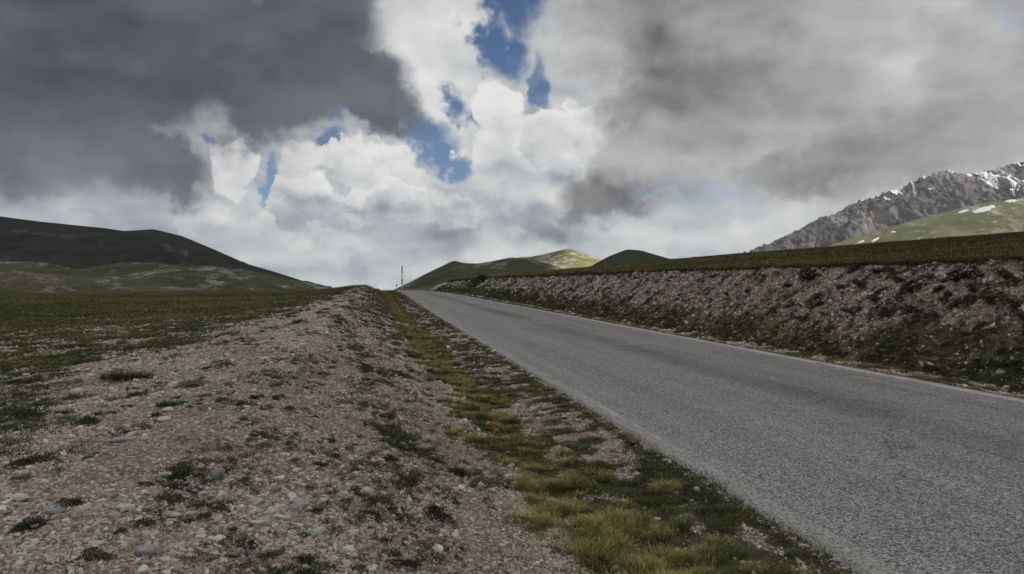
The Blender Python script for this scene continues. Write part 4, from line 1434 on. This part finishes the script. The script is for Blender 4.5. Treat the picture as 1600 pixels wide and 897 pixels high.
while cnt < 150:
    t = float(log_t(1, 3.2, 60)[0])
    s = random.uniform(-9, -1.9)
    x, y = xy(s, t)
    if not in_view(x, y, 0.0) or gravel_mask(np.array(s), np.array(t)) < 0.2 or fbm(np.array(x), np.array(y), 0.6, 3, 91) < random.uniform(-0.5, 0.25):
        continue
    d = math.hypot(x, y)
    wd = (0.06 + 0.16 * random.random() ** 2) * (1 + 0.03 * d)
    big = random.random()
    me = random.choice(cush * 2 + cushg)
    set_down('cushion_plant', me, s, t, wd, plant_label(me, s, t, wd, 0.17), 'cushion plant', 'small cushions on the left bank', random.uniform(0.5, 1.0), 0.0, None, 0.8)
    cnt += 1


# ------------------------------------------------------------------ juniper on the right bank
def build_juniper():
    s, t, d = at_px(752, 443)
    s = RW + 3.5
    x, y = (float(v) for v in xy(s, t))
    z = float(ground_z(np.array(s), np.array(t)))
    root = bpy.data.objects.new('juniper_shrub', None)
    root.location = (x, y, z)
    link(root, label='dark juniper shrub spilling down the right bank near the crest', cat='shrub')
    r = random.Random(5)
    vs, fs, tip = [], [], []
    bv, bf = [], []
    for i in range(46):
        f = i / 45.0
        cx, cy, cz = (-0.35 - 1.9 * f ** 2.0) * 0.98 + r.gauss(0, 0.25), r.gauss(0, 0.55 * (1 - 0.45 * f)), 0.28 - 1.25 * f ** 1.8 + r.gauss(0, 0.08)
        k = len(bv)
        for a in range(5):
            aa = a / 5 * 6.283
            bv += [(0.03 * math.cos(aa), 0.03 * math.sin(aa), -0.25), (cx + 0.008 * math.cos(aa), cy + 0.008 * math.sin(aa), cz)]
        for a in range(5):
            p, q = k + 2 * a, k + 2 * ((a + 1) % 5)
            bf += [(p, q, q + 1), (p, q + 1, p + 1)]
        for _ in range(130):
            o = Vector((cx + r.gauss(0, 0.17), cy + r.gauss(0, 0.17), cz + r.gauss(0, 0.10)))
            u = Vector((r.gauss(0, 1), r.gauss(0, 1), abs(r.gauss(0, 1)))).normalized()
            v = u.cross(Vector((r.gauss(0, 1), r.gauss(0, 1), r.gauss(0, 1)))).normalized()
            L, W = r.uniform(0.05, 0.11), r.uniform(0.012, 0.028)
            k = len(vs)
            vs += [tuple(o - v * W), tuple(o + v * W), tuple(o + u * L)]
            tip += [0.2, 0.2, 1.0]
            fs.append((k, k + 1, k + 2))
    fo = mesh_np('foliage', np.array(vs), np.array(fs), m_cushg, True, {'tip': ('FLOAT', np.array(tip, dtype=np.float32))})
    link(bpy.data.objects.new('foliage', fo), parent=root)
    bm_, w, b = new_mat('bark')
    w.put(b.inputs['Base Color'], w.ramp(w.noise(w.node('ShaderNodeNewGeometry').outputs['Position'], 30.0), [(0.3, (0.05, 0.035, 0.025)), (0.7, (0.12, 0.09, 0.07))]))
    link(bpy.data.objects.new('branches', mesh_np('branches', np.array(bv), np.array(bf), bm_)), parent=root)


build_juniper()


# ------------------------------------------------------------------ snow poles and the sign beyond the crest
def flat_mat(name, c, rough=0.6):
    m, w, b = new_mat(name)
    n = w.noise(w.node('ShaderNodeNewGeometry').outputs['Position'], 9.0, 4.0, 0.6)
    w.put(b.inputs['Base Color'], w.vm('SCALE', c, scale=w.m('MULTIPLY_ADD', n, 0.5, 0.75)))
    b.inputs['Roughness'].default_value = rough
    return m


m_pw, m_pb, m_ps = flat_mat('pole_white', (0.55, 0.55, 0.53)), flat_mat('pole_black', (0.012, 0.013, 0.016)), flat_mat('galvanised', (0.25, 0.26, 0.27), 0.5)


def lathe(name, prof, mat, k=14):
    vs, fs = [], []
    for r, z in prof:
        for a in range(k):
            vs.append((r * math.cos(a / k * 6.28318), r * math.sin(a / k * 6.28318), z))
    for i in range(len(prof) - 1):
        for a in range(k):
            p, q = i * k + a, i * k + (a + 1) % k
            fs.append((p, q, q + k, p + k))
    return mesh_np(name, np.array(vs), np.array(fs), mat)


def snow_pole(x, y, z0, h, label, tilt=0.0):
    root = bpy.data.objects.new('snow_pole', None)
    root.location = (x, y, z0)
    root.rotation_euler = (0, tilt, 0)
    link(root, label=label, cat='snow pole', group='striped snow poles along the road')
    R0 = 0.040
    link(bpy.data.objects.new('shaft', lathe('shaft', [(0.0, -0.2), (R0, -0.2), (R0, h - 0.02), (R0 * 0.6, h), (0.0, h)], m_pw)), parent=root)
    for a, b in ((0.035, 0.15), (0.46, 0.61), (0.79, 1.0)):
        z_a, z_b = a * h, b * h + (0.004 if b == 1.0 else 0)
        prof = [(R0, z_a), (R0 + 0.004, z_a), (R0 + 0.004, z_b - 0.012), (R0 * 0.7, z_b), (0.0, z_b)] if b == 1.0 else [(R0, z_a), (R0 + 0.004, z_a), (R0 + 0.004, z_b), (R0, z_b)]
        link(bpy.data.objects.new('band', lathe('band', prof, m_pb)), parent=root)


tp = 56.0
x, y = (float(v) for v in xy(-0.5, tp))
sx = (628 - 800) / FPX * y
zb = float(z_at(sx, y))
snow_pole(sx, y, zb, (448.5 - 415.5) / FPX * y - zb, 'tall black and white snow pole at the left edge of the road', 0.004)
for px, top, Y, lab in ((587.4, 443.5, 172.0, 'tiny taller snow pole standing beyond the road crest'), (584.3, 447.0, 186.0, 'tiny shorter snow pole at the far left beyond the road crest')):
    X = (px - 800) / FPX * Y
    zb = float(z_at(X, Y))
    snow_pole(X, Y, zb, (448.5 - top) / FPX * Y - zb, lab)


def road_sign():
    Y = 168.0
    X = (620 - 800) / FPX * Y
    zb = float(z_at(X, Y))
    h = (448.5 - 444.4) / FPX * Y - zb
    root = bpy.data.objects.new('road_sign', None)
    root.location = (X, Y, zb)
    link(root, label='tiny dark road sign beyond the crest on the right verge', cat='sign')
    link(bpy.data.objects.new('post', lathe('post', [(0.0, -0.2), (0.03, -0.2), (0.03, h), (0.0, h)], m_ps)), parent=root)
    vs, fs = [], []
    k = 24
    for yy in (-0.045, -0.032):
        for a in range(k):
            vs.append((0.22 * math.cos(a / k * 6.28318), yy, h - 0.22 + 0.22 * math.sin(a / k * 6.28318)))
    fs = [(a, (a + 1) % k, k + (a + 1) % k, k + a) for a in range(k)]
    me = bpy.data.meshes.new('plate')
    me.from_pydata(vs, [], fs + [tuple(range(k))[::-1], tuple(range(k, 2 * k))])
    me.materials.append(m_ps)
    link(bpy.data.objects.new('plate', me), parent=root)


road_sign()


# ------------------------------------------------------------------ air
def build_haze():
    m = bpy.data.materials.new('haze')
    m.use_nodes = True
    nt = m.node_tree
    nt.nodes.clear()
    out = nt.nodes.new('ShaderNodeOutputMaterial')
    pv = nt.nodes.new('ShaderNodeVolumePrincipled')
    pv.inputs['Color'].default_value = (0.90, 0.94, 1.0, 1)
    pv.inputs['Density'].default_value = HAZE
    pv.inputs['Anisotropy'].default_value = 0.2
    nt.links.new(pv.outputs[0], out.inputs['Volume'])
    X, Y0, Y1, Z0, Z1 = 8000.0, -3000.0, 8000.0, -140.0, 1450.0
    vs = [(x, y, z) for z in (Z0, Z1) for y in (Y0, Y1) for x in (-X, X)]
    me = bpy.data.meshes.new('haze')
    me.from_pydata(vs, [], [(0, 2, 3, 1), (4, 5, 7, 6), (0, 1, 5, 4), (2, 6, 7, 3), (0, 4, 6, 2), (1, 3, 7, 5)])
    me.materials.append(m)
    link(bpy.data.objects.new('haze', me), kind='stuff', label='thin pale mountain haze over the far hills')


HAZE = 2.2e-5
build_haze()
